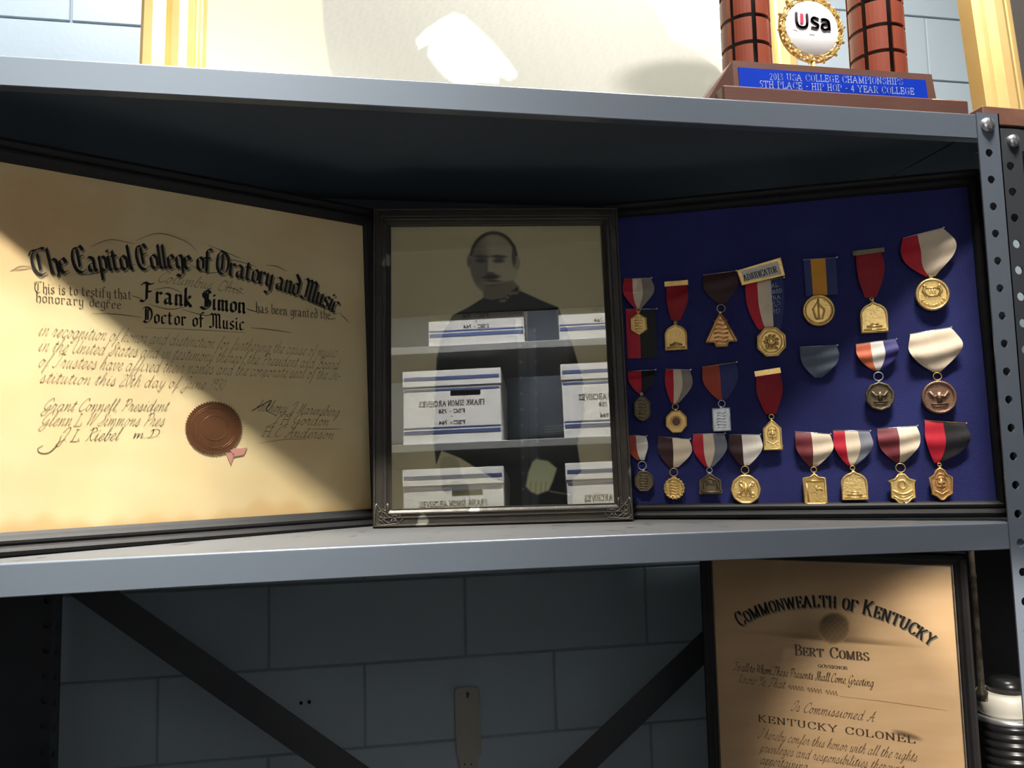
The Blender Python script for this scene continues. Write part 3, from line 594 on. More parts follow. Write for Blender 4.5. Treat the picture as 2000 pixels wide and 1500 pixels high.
for tx, a, b, hh, mm in (('Grant Connell, President', (80, 803), (325, 803), 22, M_INKB), ('Glenn L W Simmons Pres', (76, 832), (318, 832), 24, M_INKL), ('J. L. Riebel', (112, 863), (230, 860), 24, M_INK), ('m.D.', (258, 856), (310, 855), 16, M_INK),
                     ('Anthony J. Marinsberg', (494, 802), (660, 814), 20, M_INK), ('J H Gordon', (528, 828), (640, 832), 20, M_INKB), ('H C Anderson', (510, 852), (650, 858), 20, M_INKB)):
    write('signature', dip, DP, tx, [a, b], hh, SC, mm, .4, 80, .3, .5, True, .5, space=2.4)
pen('signature', dip, DP, [[(120,850),(112,868),(95,884),(78,884),(74,876),(84,870)], [(490,803),(500,798),(530,782),(520,800),(540,812)]], M_INKB, 2)
sc_ = DP.loc(418, 836); sr = abs(DP.loc(418, 783)[1]-DP.loc(418, 889)[1])/2
f = MB(); N = 60; poly = []
for k in range(N*2):
    a = PI*k/N; rr = sr if k % 2 else sr*.94; poly.append((sc_[0]+rr*math.cos(a)*1.04, sc_[1]+rr*math.sin(a)))
f.prism(poly, -.0022, -.0008, 0, .0004)
for rr in (.80, .74, .46): f.tube([(sc_[0]+sr*rr*math.cos(a)*1.04, -.0022, sc_[1]+sr*rr*math.sin(a)) for a in np.linspace(0, 2*PI, 48)[:-1]], .0005, 4, 0, True)
for k in range(34):
    a = 2*PI*k/34; f.box(sc_[0]+sr*.62*math.cos(a)-.0006, sc_[0]+sr*.62*math.cos(a)+.0006, -.0027, -.0018, sc_[1]+sr*.62*math.sin(a)-.0015, sc_[1]+sr*.62*math.sin(a)+.0015)
f.build('seal', M_SEAL, dip)
f = MB()
for poly in ([(448, 876), (470, 876), (482, 874), (476, 888), (455, 892)], [(440, 884), (458, 886), (450, 908)], ):
    f.prism([tuple(DP.loc(*q)) for q in poly], -.0014, -.0006)
f.build('seal_ribbon', M_PINK, dip)
M_GL1 = glass_mat('thin picture glass', 1.45, .55, .02)
f = MB(); f.box(DX0+.026, DX1-.026, -.0032, -.0026, .026, DZ1-.026); f.build('glass', M_GL1, dip)

# ------------------------------------------------------------------ portrait in the middle
pa = aty(729, 1031, .235); pb = aty(1242, 1012, .19); pa[2] = .0055; pb[2] = .0055
PP = Plane(pa, pb, .08)
por = empty('framed_portrait', PP.M, 'sepia portrait photograph of a man in band uniform, bronze frame, middle shelf', 'picture frame')
PW = .3745; PH = .4775
BRZ = [(0, .014), (0, -.006), (.0015, -.009), (.0035, -.009), (.0045, -.007), (.012, -.0075), (.0128, -.0092), (.0142, -.0092), (.015, -.0075), (.0175, -.0075), (.0182, -.009), (.0196, -.009), (.0205, -.006), (.0245, -.004), (.0255, -.0045), (.0262, -.003), (.0262, .014)]
f = MB(); f.sweep_frame(0, PW, 0.0, PH, BRZ); f.build('frame', M_BRONZEF, por)
f = MB()
for d in (.0025, .0135, .0189, .0256):
    y = -.0093 if d < .02 else -.0048
    f.tube([(d, y, d), (PW-d, y, d), (PW-d, y, PH-d), (d, y, PH-d)], .00042, 4, 0, True, False)
tag(f.build('bead', M_BRONZEH, por), 'rubbed pale edge lines of the bronze frame')
f = MB(); f.box(.01, PW-.01, .004, .013, .01, PH-.01); f.build('backing', M_DARK, por)
def orn(mb, cx, cz, sx, sz, u):
    L = [[(.2,3.2),(1,2.2),(1.9,3.2)],[(.2,3.2),(.2,.3),(3.6,.3)],[(1,2.2),(.5,1.6),(1,1.1),(1.6,.6),(2.1,.4)],[(1,2.2),(1.7,1.5),(2.2,1.2),(3,.9),(3.7,1.5),(2.2,1.5)],[(1.9,3.2),(1.9,1.6)],
         [(.6,1.0),(1.05,1.35),(1.05,.75),(1.5,1.0)],[(.5,2.1),(.9,2.0)],[(1.2,2.1),(1.6,2.3)],[(1.2,1.9),(1.5,1.8)],[(2.4,1.3),(2.9,1.45),(3.3,1.3)],[(2.6,.55),(3.0,.75),(3.2,.5)],[(2.2,.3),(2.5,.9)],[(3.7,.6),(4.0,.9),(3.8,1.1)],[(1.4,.3),(.6,.9)]]
    for c in L:
        mb.tube([(cx+sx*p[0]*u, -.0086, cz+sz*p[1]*u) for p in cr(c, 4)] if len(c) > 2 else [(cx+sx*p[0]*u, -.0086, cz+sz*p[1]*u) for p in c], .00055, 5)
for cx, cz, sx, sz in ((.003, .003, 1, 1), (PW-.003, .003, -1, 1), (.003, PH-.003, 1, -1), (PW-.003, PH-.003, -1, -1)):
    f = MB(); orn(f, cx, cz, sx, sz, .0098)
    pl = MB(); 
    f.build('corner_ornament', M_BRONZEH if cz < .1 else M_BRONZEF, por)
def portrait(x, y):
    bg = np.stack([150+.0*x, 140+0*x, 112+0*x], -1)
    bg = bg + ((y-450)/500*26)[:, None] - (np.abs(x-960)/250*6)[:, None]
    c = bg
    # head
    face = ell(x, y, 965, 515, 47, 62, .06); c = over(c, face, (134, 126, 104))
    c = over(c, ell(x, y, 930, 520, 22, 55, .6)*face*.85, (84, 80, 66))
    c = over(c, ell(x, y, 985, 545, 24, 26, .8)*.35*face, (150, 142, 116))
    c = over(c, ell(x, y, 1010, 514, 6, 13, .2), (120, 112, 92))
    c = over(c, polym(x, y, [(944, 556), (1002, 548), (1014, 560), (1010, 590), (944, 592)], 3), (96, 90, 74))
    hair = ell(x, y, 964, 509, 47.5, 57, .05)*(1-ell(x, y, 964, 513, 43.5, 56, .08))*(y < 500); c = over(c, hair, (46, 40, 34))
    c = over(c, ell(x, y, 916, 510, 4, 12, .3)*.7, (70, 64, 54)); c = over(c, ell(x, y, 1004, 500, 4.5, 20, .4)*.8, (58, 52, 44))
    for ex, w in ((940, 14), (974, 15)):
        c = over(c, ell(x, y, ex, 501, w, 3.2, .5, .05)*.85, (48, 42, 34)); c = over(c, ell(x, y, ex, 509, w*.72, 4.5, .6)*.8, (40, 36, 30))
    c = over(c, polym(x, y, [(952, 506), (959, 506), (964, 530), (958, 534), (951, 531)], 3)*.35, (160, 150, 122))
    c = over(c, polym(x, y, [(948, 505), (953, 505), (952, 530), (946, 530)], 3)*.6, (66, 60, 50))
    c = over(c, ell(x, y, 957, 534, 10, 3, .6)*.7, (50, 45, 38)); c = over(c, ell(x, y, 959, 541, 16, 5, .5, -.05)*.9, (38, 34, 28))
    c = over(c, ell(x, y, 963, 549, 15, 2.3, .6)*.8, (50, 44, 38)); c = over(c, ell(x, y, 961, 558, 10, 2.5, .7)*.5, (74, 68, 56))
    # coat
    coat = polym(x, y, [(944,582),(960,586),(985,582),(1010,560),(1016,568),(1060,588),(1090,600),(1103,630),(1120,680),(1138,740),(1142,800),(1127,868),(1135,921),(1118,935),(1118,990),(985,992),(984,940),(965,935),(900,895),(862,880),(852,906),(846,850),(850,760),(853,700),(865,650),(884,616),(915,600)], 1.6)
    c = over(c, coat, (40, 39, 38))
    c = over(c, polym(x, y, [(1010, 640), (1046, 640), (1052, 992), (1020, 992)], 3)*coat*.65, (70, 74, 78))
    c = over(c, polym(x, y, [(1029, 690), (1033, 690), (1037, 992), (1033, 992)], 2)*coat*.5, (40, 42, 44))
    for k in range(11):
        yy = 645+k*31; c = over(c, ell(x, y, 1016+k*.6, yy, 3, 3, .5)*coat*.6, (104, 104, 98)); c = over(c, ell(x, y, 1044+k*.8, yy, 3, 3, .5)*coat*.5, (96, 96, 92))
    c = over(c, polym(x, y, [(1008, 622), (1020, 624), (1018, 655), (1006, 652)], 2)*.5, (104, 100, 88))
    for t in np.linspace(0, 1, 7): c = over(c, ell(x, y, 979+t*36, 588-t*22+3*math.sin(t*9), 3.4, 3.0, .6)*.8, (122, 112, 88))
    c = over(c, polym(x, y, [(1100, 640), (1104, 640), (1126, 860), (1120, 862)], 5)*coat*.35, (66, 66, 62))
    for yy in (833, 838, 843): c = over(c, polym(x, y, [(1064, yy), (1090, yy-2), (1118, yy-6), (1118, yy-4.5), (1090, yy), (1064, yy+1.5)], 1)*.7, (120, 118, 104))
    # gloved hands and baton
    g1 = polym(x, y, [(860, 898), (868, 891), (888, 891), (896, 903), (902, 930), (914, 946), (921, 985), (880, 985), (868, 958), (860, 925)], 3); c = over(c, g1, (152, 144, 116))
    c = over(c, polym(x, y, [(862, 948), (890, 940), (915, 948), (916, 962), (890, 966), (868, 962)], 4)*.5, (96, 90, 70))
    g2 = polym(x, y, [(1047, 896), (1070, 900), (1088, 915), (1080, 940), (1072, 958), (1060, 962), (1050, 966), (1036, 960), (1027, 950), (1032, 922), (1040, 902)], 3); c = over(c, g2, (186, 178, 142))
    for fx in (1036, 1046, 1056, 1065): c = over(c, polym(x, y, [(fx, 940), (fx+2, 940), (fx+1, 966), (fx-1.5, 966)], 1.6)*.5*g2, (104, 98, 76))
    c = over(c, polym(x, y, [(1074, 958), (1114, 965), (1114, 967.5), (1074, 961)], 1)*.8, (140, 134, 110))
    rngn = np.sin(x*1.7+y*.9)*np.sin(y*1.3-x*.6)
    return c*1.48 + rngn[:, None]*1.2
print_panel('photograph', por, PP, .02, PW-.02, .02, PH-.02, 300, 390, portrait, M_VC, .0012)
M_GL2 = glass_mat('portrait glass', 1.60, 1.55, 0.0)
f = MB(); v0 = [( .0245, -.0022, .0245), (PW-.0245, -.0022, .0245), (PW-.0245, -.0022, PH-.0245), (.0245, -.0022, PH-.0245)]
f.box(.0245, PW-.0245, -.0022, -.0012, .0245, PH-.0245); g = f.build('glass', M_GL2, por)

# ------------------------------------------------------------------ medal display on the right
MP = Plane((-.447, .235, .0042), (.02, .03, .0006), .05)
med = empty('medal_display_frame', MP.M, 'black framed royal blue felt board with medals pinned to it', 'display frame')
MX0, MX1, MZ1 = -.028, .5275, .4955
MFR = [(0, .012), (0, -.008), (.002, -.012), (.006, -.0135), (.0095, -.012), (.012, -.008), (.0145, -.0095), (.0175, -.010), (.0205, -.0075), (.0225, -.004), (.0225, .012)]
f = MB(); f.sweep_frame(MX0, MX1, 0.0, MZ1, MFR); f.build('frame', M_BLACKF, med)
f = MB(); nx, nz = 60, 50
vs = []; F = []
for j in range(nz):
    for i in range(nx):
        x = MX0+.015+(MX1-MX0-.03)*i/(nx-1); z = .015+(MZ1-.03)*j/(nz-1)
        y = .0012*math.sin(x*38+math.sin(z*17)*1.3)*math.sin(z*9+1)+.0008*math.sin(x*21-z*33)
        vs.append((x, .0018+y, z))
for j in range(nz-1):
    for i in range(nx-1): F.append((j*nx+i, j*nx+i+1, (j+1)*nx+i+1, (j+1)*nx+i))
f.add(vs, F, 0, True); f.build('felt_board', M_FELT, med)
f = MB(); f.box(MX0+.005, MX1-.005, .0045, .0115, .005, MZ1-.005); f.build('backing', M_DARK, med)
def mloc(px, py): return MP.loc(px, py)
def medal(label, tl, tr, tip, stripes, tipw=10, bulge=0.0, bar=None, pend=None, ring=True, straight=False, fold=1.0, extra=None, name='medal', cat='medal'):
    a = mloc(*tl); b = mloc(*tr); c = mloc(*tip)
    k = abs(mloc(tip[0]+1, tip[1])[0]-c[0])            # metres per pixel here
    root_M = MP.M @ Matrix.Translation((c[0], 0, c[1]))
    root = empty(name, root_M, label, cat, 'medals pinned on the blue board' if cat == 'medal' else None)
    def L(p): return (p[0]-c[0], p[1]-c[1])
    A, B = L(a), L(b); rnd = random.Random(int(tl[0]*7+tl[1]))
    ph = rnd.random()*6
    # ribbon
    nu, nv = 22, 20; mb = MB(); vs = []; tw = tipw*k/2
    for j in range(nv+1):
        t = j/nv
        if straight: w = 1 - (1-min(1, tw*2/max(1e-6, abs(B[0]-A[0]))))*0*t; e = t
        else: w = 1 if t < .38 else None
        for i in range(nu+1):
            s = i/nu
            tx = A[0]+(B[0]-A[0])*s; tz = A[1]+(B[1]-A[1])*s
            if straight:
                bx = tx*.96+0*s; bz = 0 + (tz-(A[1]+B[1])/2)*.3
                kk = t
                x = tx+(bx-tx)*kk; z = tz+(bz-tz)*t
            else:
                q = max(0, (t-.22)/.78); kk = q**(2.7+.13*bulge)
                bx = -tw+2*tw*s
                x = tx + (bx-tx)*kk + math.sin(PI*min(1, t*1.05))*bulge*1.3*k*(s-.3)*2*(1-kk)
                z = tz + (0-tz)*(t**(1.0) if abs(s-.5) < .01 else t*(1-.10*(abs(s-.5)*2)**2*math.sin(PI*t)))
            y = -.0022 - .0036*fold*math.sin(PI*t)**.7 - .0011*fold*math.sin(t*11+ph+s*2.2)*math.sin(PI*t) - .0009*fold*math.sin(s*7+ph)*t*(1-t)*3
            vs.append((x, y, z))
    F = []; MI = []
    fr = [q[0] for q in stripes]
    for j in range(nv):
        for i in range(nu):
            s = (i+.5)/nu; mi = next((n_ for n_, q in enumerate(fr) if s <= q), len(fr)-1)
            # the drape at the end folds over: second colour comes forward
            mb.add([], []); mb.f.append([j*(nu+1)+i, j*(nu+1)+i+1, (j+1)*(nu+1)+i+1, (j+1)*(nu+1)+i]); mb.m.append(mi); mb.s.append(True)
    mb.v = vs + mb.v
    rb = mb.build('ribbon', [q[1] for q in stripes], root, fix=False)
    d = Vector((B[0]-A[0], 0, B[1]-A[1])); dn = d.normalized(); up = Vector((-dn.z, 0, dn.x))
    def obox(mb, e0, e1, h0, h1, y0, y1, mi=0):
        v = []
        for yy in (y0, y1):
            for (e, h) in ((e0, h0), (e1, h0), (e1, h1), (e0, h1)):
                p = Vector((A[0], 0, A[1])) + dn*e + up*h; v.append((p.x, yy, p.z))
        mb.add(v, [(0,1,2,3), (7,6,5,4), (0,4,5,1), (1,5,6,2), (2,6,7,3), (3,7,4,0)], mi)
    LN = d.length
    if bar:
        hpx, mt, ext = bar; mb = MB(); obox(mb, -ext*k, LN+ext*k, -hpx*k*.5, hpx*k*.5, -.0045, -.0012)
        obox(mb, -ext*k*.4, LN+ext*k*.4, -hpx*k*.28, hpx*k*.28, -.0052, -.0044); mb.build('pin_bar', mt, root)
    else:
        mb = MB(); p0 = Vector((A[0], -.0022, A[1])); p1 = Vector((B[0], -.0022, B[1]))
        mb.tube([p0-dn*.0006, p1+dn*.0012], .0006, 6)
        mb.lathe([(.0011, -.003), (.0011, -.0015)], (p1.x+dn.x*.0016, 0, p1.z+.0004), 'y', 8)
        mb.build('pin', M_SILVER if extra != 'goldpin' else M_GOLD, root)
    if pend:
        typ, cx, cy, rx, ry, mt = pend[:6]
        pc = L(mloc(cx, cy)); ux = abs(mloc(cx+1, cy)[0]-mloc(cx, cy)[0]); uz = abs(mloc(cx, cy+1)[1]-mloc(cx, cy)[1])
        RX, RZ = rx*ux, ry*uz
        if ring:
            zt = pc[1]+RZ; mb = MB(); hr = min(.0062, max(.0020, abs(0-zt)*.40))
            cz = (0+zt)/2; mb.tube([(0*.5+pc[0]*.5*0+ .0 + (pc[0]*.5)+hr*1.0*math.cos(t), -.0045, cz+hr*math.sin(t)) for t in np.linspace(0, 2*PI, 20)[:-1]], .0007, 6, 0, True)
            mb.lathe([(.0016, -.0062), (.0016, -.003)], (pc[0], 0, zt+.0008), 'y', 10)
            mb.build('ring', M_GOLD if mt not in (M_SILVER, M_DBRONZE) else M_SILVER, root)
        y0, y1 = -.0062, -.0030
        def pts(fn, n): return [fn(2*PI*q/n) for q in range(n)]
        if typ == 'round': poly = pts(lambda t: (math.cos(t), math.sin(t)), 40)
        elif typ == 'scallop': poly = pts(lambda t: ((1-.035*abs(math.sin(t*5)))*math.cos(t), (1-.035*abs(math.sin(t*5)))*math.sin(t)), 60)
        elif typ == 'cog': poly = pts(lambda t: ((.94+.06*math.cos(t*18))*math.cos(t), (.94+.06*math.cos(t*18))*math.sin(t)), 108)
        elif typ == 'octagon': poly = [(math.cos(t+PI/8)*1.06, math.sin(t+PI/8)*1.06) for t in np.arange(8)*PI/4]
        elif typ == 'decagon': poly = [(math.cos(t+PI/10)*1.02, math.sin(t+PI/10)*1.04) for t in np.arange(10)*PI/5]
        elif typ == 'hexagon': poly = [(-1,.5), (-1,-.55), (0,-1), (1,-.55), (1,.5), (.3,.8), (0,1), (-.3,.8)]
        elif typ == 'longhex': poly = [(-1,.45), (-1,-.55), (-.55,-.85), (0,-1), (.55,-.85), (1,-.55), (1,.45), (.45,.85), (0,1), (-.45,.85)]
        elif typ == 'dome': poly = [(-1,-1), (1,-1), (1,.1)] + [(math.cos(t), .1+.75*math.sin(t)) for t in np.linspace(.2, PI/2-.25, 6)] + [(.12,.9), (0,1), (-.12,.9)] + [(math.cos(t), .1+.75*math.sin(t)) for t in np.linspace(PI/2+.25, PI-.2, 6)] + [(-1,.1)]
        elif typ == 'triangle': poly = [(-1,-.72), (-.45,-.72), (-.36,-1), (.36,-1), (.45,-.72), (1,-.72), (.06,1), (-.06,1)]
        elif typ == 'house': poly = [(-1,-1), (1,-1), (1,-.72), (.93,-.7), (.93,.45), (.12,.95), (0,1), (-.12,.95), (-.93,.45), (-.93,-.7), (-1,-.72)]
        elif typ == 'hall': poly = [(-1.05,-1), (1.05,-1), (1.05,-.72), (.95,-.7), (.95,.35), (.3,.78), (.1,1), (-.1,1), (-.3,.78), (-.95,.35), (-.95,-.7), (-1.05,-.72)]
        elif typ == 'plaque': poly = [(-1,-.94), (-.7,-1), (.8,-1), (1,-.92), (.92,.7), (.35,.78), (0,1), (-.35,.8), (-1,.7)]
        elif typ == 'shield': poly = [(-1,.55), (-.8,.42), (-.85,-.55), (-.6,-.62), (-.35,-.88), (0,-1), (.35,-.88), (.6,-.62), (.88,-.55), (.85,.42), (1,.55), (.5,.68), (.2,1), (-.2,1), (-.5,.68)]
        elif typ == 'badge': poly = [(-1,.35), (-.86,-.4), (-.9,-.62), (-.45,-.78), (-.12,-1), (.12,-1), (.45,-.78), (.9,-.62), (.92,-.4), (1,.4), (.55,.55), (.35,.82), (0,1), (-.35,.82), (-.55,.55)]
        else: poly = [(-1,-.8), (-.95,-1), (1,-1), (1,1), (-1,1)]
        W_ = [(pc[0]+p[0]*RX, pc[1]+p[1]*RZ) for p in poly]
        mb = MB(); mb.prism(W_, y0, y1, 0, .0007)
        # raised rim
        rim = [(pc[0]+p[0]*RX*.93, y0-.0002, pc[1]+p[1]*RZ*.93) for p in poly]
        mb.tube(rim, max(.0007, RX*.095), 6, 0, True)
        pd = mb.build('pendant', mt, root)
        # emblem relief, a sub-part
        em = MB(); yy = y0-.0003
        def ln(ps, r=.06):
            em.tube([(pc[0]+p[0]*RX, yy, pc[1]+p[1]*RZ) for p in ps], RX*r*1.25, 5)
        def circ(r, cx_=0, cz_=0, n=20, w=.05): em.tube([(pc[0]+(cx_+r*math.cos(t))*RX, yy, pc[1]+(cz_+r*math.sin(t))*RZ) for t in np.linspace(0, 2*PI, n+1)[:-1]], RX*w, 5, 0, True)
        e = pend[6] if len(pend) > 6 else 'lines'
        if e == 'lyre':
            ln([(-.35,-.1), (-.55,.2), (-.4,.5), (-.5,.62)], .08); ln([(.35,-.1), (.55,.2), (.4,.5), (.5,.62)], .08); ln([(-.42,.4), (.42,.4)], .06); ln([(-.28,-.1), (.28,-.1)], .08)
            for q in (-.15, 0, .15): ln([(q,-.1), (q,.4)], .03)
            em.prism([(pc[0]+p[0]*RX, pc[1]+p[1]*RZ) for p in ((-.22,-.08), (.22,-.08), (.22,.28), (-.22,.28))], yy-.0003, yy+.0006)
            for t in np.linspace(-2.6, -.5, 9): circ(.07, .72*math.cos(t), .72*math.sin(t), 6, .05)
        elif e == 'harp':
            ln([(-.2,-.55), (-.35,.1), (0,.6), (.12,.3), (.35,0), (.2,-.55), (-.2,-.55)], .05); ln([(0,-.5), (0,.75)], .05); circ(.8, 0, 0, 28, .03)
        elif e == 'wreath':
            circ(.72, 0, 0, 24, .06)
            for t in np.linspace(0, 2*PI, 10)[:-1]: ln([(.25*math.cos(t), .25*math.sin(t)), (.5*math.cos(t+.4), .5*math.sin(t+.4))], .09)
            circ(.2, 0, .05, 8, .1); ln([(-.4,-.45), (.4,-.45)], .07)
        elif e == 'horns':
            ln([(-.4,.35), (-.15,.1), (-.35,-.35)], .1); ln([(.4,.35), (.15,.1), (.35,-.35)], .1); circ(.14, -.42, -.38, 8, .08); circ(.14, .42, -.38, 8, .08); circ(.12, .45, .35, 8, .08); ln([(0,.4), (0,-.5)], .08); ln([(-.3,-.45), (.3,-.45)], .06); circ(.12, -.3, .42, 8, .07)
        elif e == 'eagle':
            circ(.84, 0, 0, 28, .03); ln([(-.55,.35), (-.3,0), (0,.15), (.3,0), (.55,.35)], .1); ln([(0,.3), (0,-.3)], .14); ln([(-.5,-.4), (.5,-.4)], .06); ln([(-.4,-.55), (.4,-.55)], .05)
        elif e == 'centre': circ(.5, 0, 0, 16, .07); em.prism([(pc[0]+.38*RX*math.cos(t), pc[1]+.38*RZ*math.sin(t)) for t in np.linspace(0, 2*PI, 17)[:-1]], yy-.0002, yy+.0006, 1)
        elif e == 'crest': circ(.28, 0, .3, 10, .1); ln([(-.7,-.05), (-.3,-.25), (0,-.3), (.3,-.25), (.7,-.05)], .08); ln([(-.65,-.4), (-.3,-.6), (0,-.66), (.3,-.6), (.65,-.4)], .08); ln([(-.6,-.22), (0,-.48), (.6,-.22)], .05)
        elif e == 'arms': circ(.5, 0, .1, 14, .05); ln([(-.4,.25), (0,.4), (.4,.25)], .06); ln([(-.3,.05), (.3,.05)], .1); ln([(-.35,-.15), (.35,-.15)], .08); ln([(0,.3), (0,-.3)], .1); ln([(-.6,-.4), (0,-.62), (.6,-.4)], .06)
        elif e == 'building': ln([(-.55,-.62), (.55,-.62)], .09); ln([(-.25,-.52), (0,-.44), (.3,-.52)], .07); ln([(-.8,-.82), (.8,-.82)], .07)
        elif e == 'gate': ln([(-.6,-.5), (-.6,.3), (0,.55), (.6,.3), (.6,-.5)], .07); ln([(-.4,.2), (.4,.2)], .06); ln([(-.4,-.1), (0,.1), (.4,-.1)], .06); ln([(-.8,-.82), (.8,-.82)], .1)
        elif e == 'book': ln([(-.75,.5), (.7,.5)], .06); ln([(-.7,.35), (-.6,-.8)], .06); em.prism([(pc[0]+p[0]*RX, pc[1]+p[1]*RZ) for p in ((-.05,.3), (.72,.3), (.72,-.2), (.35,-.42), (-.05,-.2))], yy-.0002, yy+.0005); ln([(.1,-.1), (.4,.05), (.6,-.12)], .07); ln([(.1,.2), (.1,-.1)], .05)
        else:
            for q in (.55, .3, .05, -.2, -.45, -.7): ln([(-.45,q), (-.15,q+.04), (.1,q-.03), (.45,q)], .05)
        em.build('emblem', [mt, M_ENAMEL], pd)
    return root
S2 = lambda a, b, f_=.5: [(f_, a), (1, b)]
S3 = lambda a, b, c, f1=.34, f2=.67: [(f1, a), (f2, b), (1, c)]
# top row, left to right
r0 = medal('red and black ribbon strip hanging behind the hexagonal gold medal at far left', (1222, 604), (1281, 604), (1250, 700), S2(R_RED, R_BLACK, .47), straight=True, fold=.3, name='ribbon_strip', cat='ribbon')
m1 = medal('hexagonal gold medal on red, white and grey ribbon beside the portrait frame', (1219, 545), (1271, 544), (1247, 603), S3(R_RED, R_CREAM, R_TAUPE, .33, .62), 12, 4, None, ('hexagon', 1248, 634, 16, 22, M_GOLD, 'lines'))
m2 = medal('gold arched medal on short dark red ribbon with brass bar, upper left', (1302, 556), (1340, 553), (1320, 626), [(1, R_DRED)], 18, 2, (10, M_GOLD, 4), ('dome', 1320, 659, 22, 26, M_GOLD, 'building'))
m3 = medal('copper triangular medal on dark brown ribbon', (1374, 538), (1436, 530), (1410, 594), [(1, R_DMAROON)], 12, 3, None, ('triangle', 1408, 646, 31, 33, M_COPPER, 'lines'))
m4 = medal('round gold medal under ribbon and bar reading ADJUDICATOR', (1455, 556), (1529, 543), (1503, 643), S3(R_RED, R_CREAM, R_BLUE, .30, .66), 44, 0, None, ('octagon', 1506, 669, 29, 29, M_GOLD, 'wreath'), ring=False, fold=.8)
m5 = medal('round gold medal on a yellow ribbon edged with blue', (1568, 508), (1632, 504), (1598, 578), S3(R_BLUE, R_YELLOW, R_BLUE, .22, .66), straight=True, fold=.3, pend=('round', 1598, 608, 31, 30, M_GOLD, 'harp'), ring=False)
m6 = medal('gold arched medal on plain dark red ribbon with dull bar, upper right', (1671, 496), (1720, 490), (1700, 582), [(1, R_DRED)], 22, 2, (10, M_DBRONZE, 6), ('dome', 1705, 620, 27, 31, M_GOLDB, 'building'))
m7 = medal('round gold lyre medal on red and cream ribbon, topmost at right', (1763, 466), (1840, 446), (1817, 541), S2(R_RED, R_CREAM, .36), 18, 12, None, ('round', 1819, 577, 33, 31, M_GOLDB, 'lyre'), fold=1.6)
# middle row
m8 = medal('dark long bronze medal on red and black ribbon near the portrait', (1227, 725), (1279, 723), (1252, 768), S2(R_RED, R_BLACK, .48), 12, 0, None, ('longhex', 1255, 798, 16, 26, M_DBRONZE, 'none'))
m9 = medal('gold octagonal medal with dark red centre on red, cream and grey ribbon', (1300, 721), (1347, 723), (1318, 788), S3(R_RED, R_CREAM, R_TAUPE, .33, .62), 14, 3, None, ('octagon', 1321, 824, 21, 22, M_GOLD, 'centre'))
m10 = medal('silver square medal on orange and navy ribbon', (1372, 717), (1437, 708), (1411, 781), S2(R_RUST, R_BLUE, .48), 16, 2, None, ('square', 1409, 820, 18, 23, M_SILVER, 'lines'), extra='goldpin')
m11 = medal('gold house-shaped medal on bright red ribbon with gold bar', (1477, 731), (1521, 724), (1506, 809), [(1, R_DRED)], 20, 3, (11, M_GOLDB, 3), ('house', 1508, 850, 19, 30, M_GOLDB, 'arms'))
m12 = medal('slate grey ribbon with no medal hanging from it', (1562, 678), (1633, 675), (1598, 738), [(1, R_SLATE)], 14, 2, None, None, name='ribbon', cat='ribbon', fold=1.6)
m13 = medal('dark bronze ten-sided medal on orange, white and navy ribbon', (1671, 673), (1748, 663), (1714, 724), S3(R_ORANGE, R_WHITE, R_NAVY, .35, .67), 18, 2, None, ('decagon', 1717, 775, 28, 27, M_DBRONZE, 'eagle'), fold=1.4)
m14 = medal('large round brown bronze medal on plain cream ribbon', (1777, 653), (1855, 640), (1829, 727), [(1, R_CREAM)], 14, 10, None, ('round', 1832, 777, 34, 32, M_BRONZE, 'eagle'), fold=1.8)
# bottom row
m15 = medal('dark octagonal medal on red and pale ribbon, bottom row beside the portrait', (1222, 849), (1262, 852), (1252, 899), S2(R_RUST, R_WHITE, .5), 14, 2, None, ('octagon', 1258, 940, 19, 20, M_DBRONZE, 'none'))
m16 = medal('small round toothed gold medal on brown and cream ribbon', (1286, 853), (1346, 858), (1316, 913), S2(R_DMAROON, R_CREAM, .47), 16, 3, None, ('cog', 1317, 954, 21, 22, M_GOLD, 'lines'))
m17 = medal('dull brass hall-shaped medal on red, cream and grey ribbon, bottom row', (1354, 848), (1414, 847), (1385, 912), S3(R_RED, R_CREAM, R_GREY, .32, .62), 14, 3, None, ('hall', 1387, 945, 22, 20, M_DBRONZE, 'gate'))
m18 = medal('large scalloped gold medal on brown and white ribbon', (1424, 849), (1483, 849), (1455, 909), S2(R_DMAROON, R_WHITE, .42), 16, 3, None, ('scallop', 1456, 956, 29, 29, M_GOLDB, 'horns'))
m19 = medal('rectangular gold plaque medal on maroon and cream ribbon, bottom row', (1553, 843), (1620, 848), (1588, 911), S2(R_MAROON, R_CREAM, .47), 16, 3, None, ('plaque', 1591, 955, 23, 31, M_GOLD, 'book'), fold=1.5)
m20 = medal('gold arched medal on red, cream and grey ribbon, bottom row', (1627, 841), (1697, 842), (1663, 909), S3(R_RED, R_CREAM, R_GREY, .33, .66), 16, 3, None, ('dome', 1667, 948, 26, 29, M_GOLDB, 'building'))
m21 = medal('gold shield medal on maroon and cream ribbon, bottom row', (1713, 838), (1789, 832), (1756, 903), S2(R_MAROON, R_CREAM, .48), 18, 3, None, ('shield', 1761, 956, 28, 31, M_GOLDB, 'crest'), fold=1.5)
m22 = medal('copper-gold badge medal on red and black ribbon, bottom right corner', (1805, 821), (1884, 827), (1833, 904), S2(R_RED, R_BLACK, .47), 18, 4, None, ('badge', 1836, 945, 23, 33, M_COPPER, 'arms'), extra='goldpin')
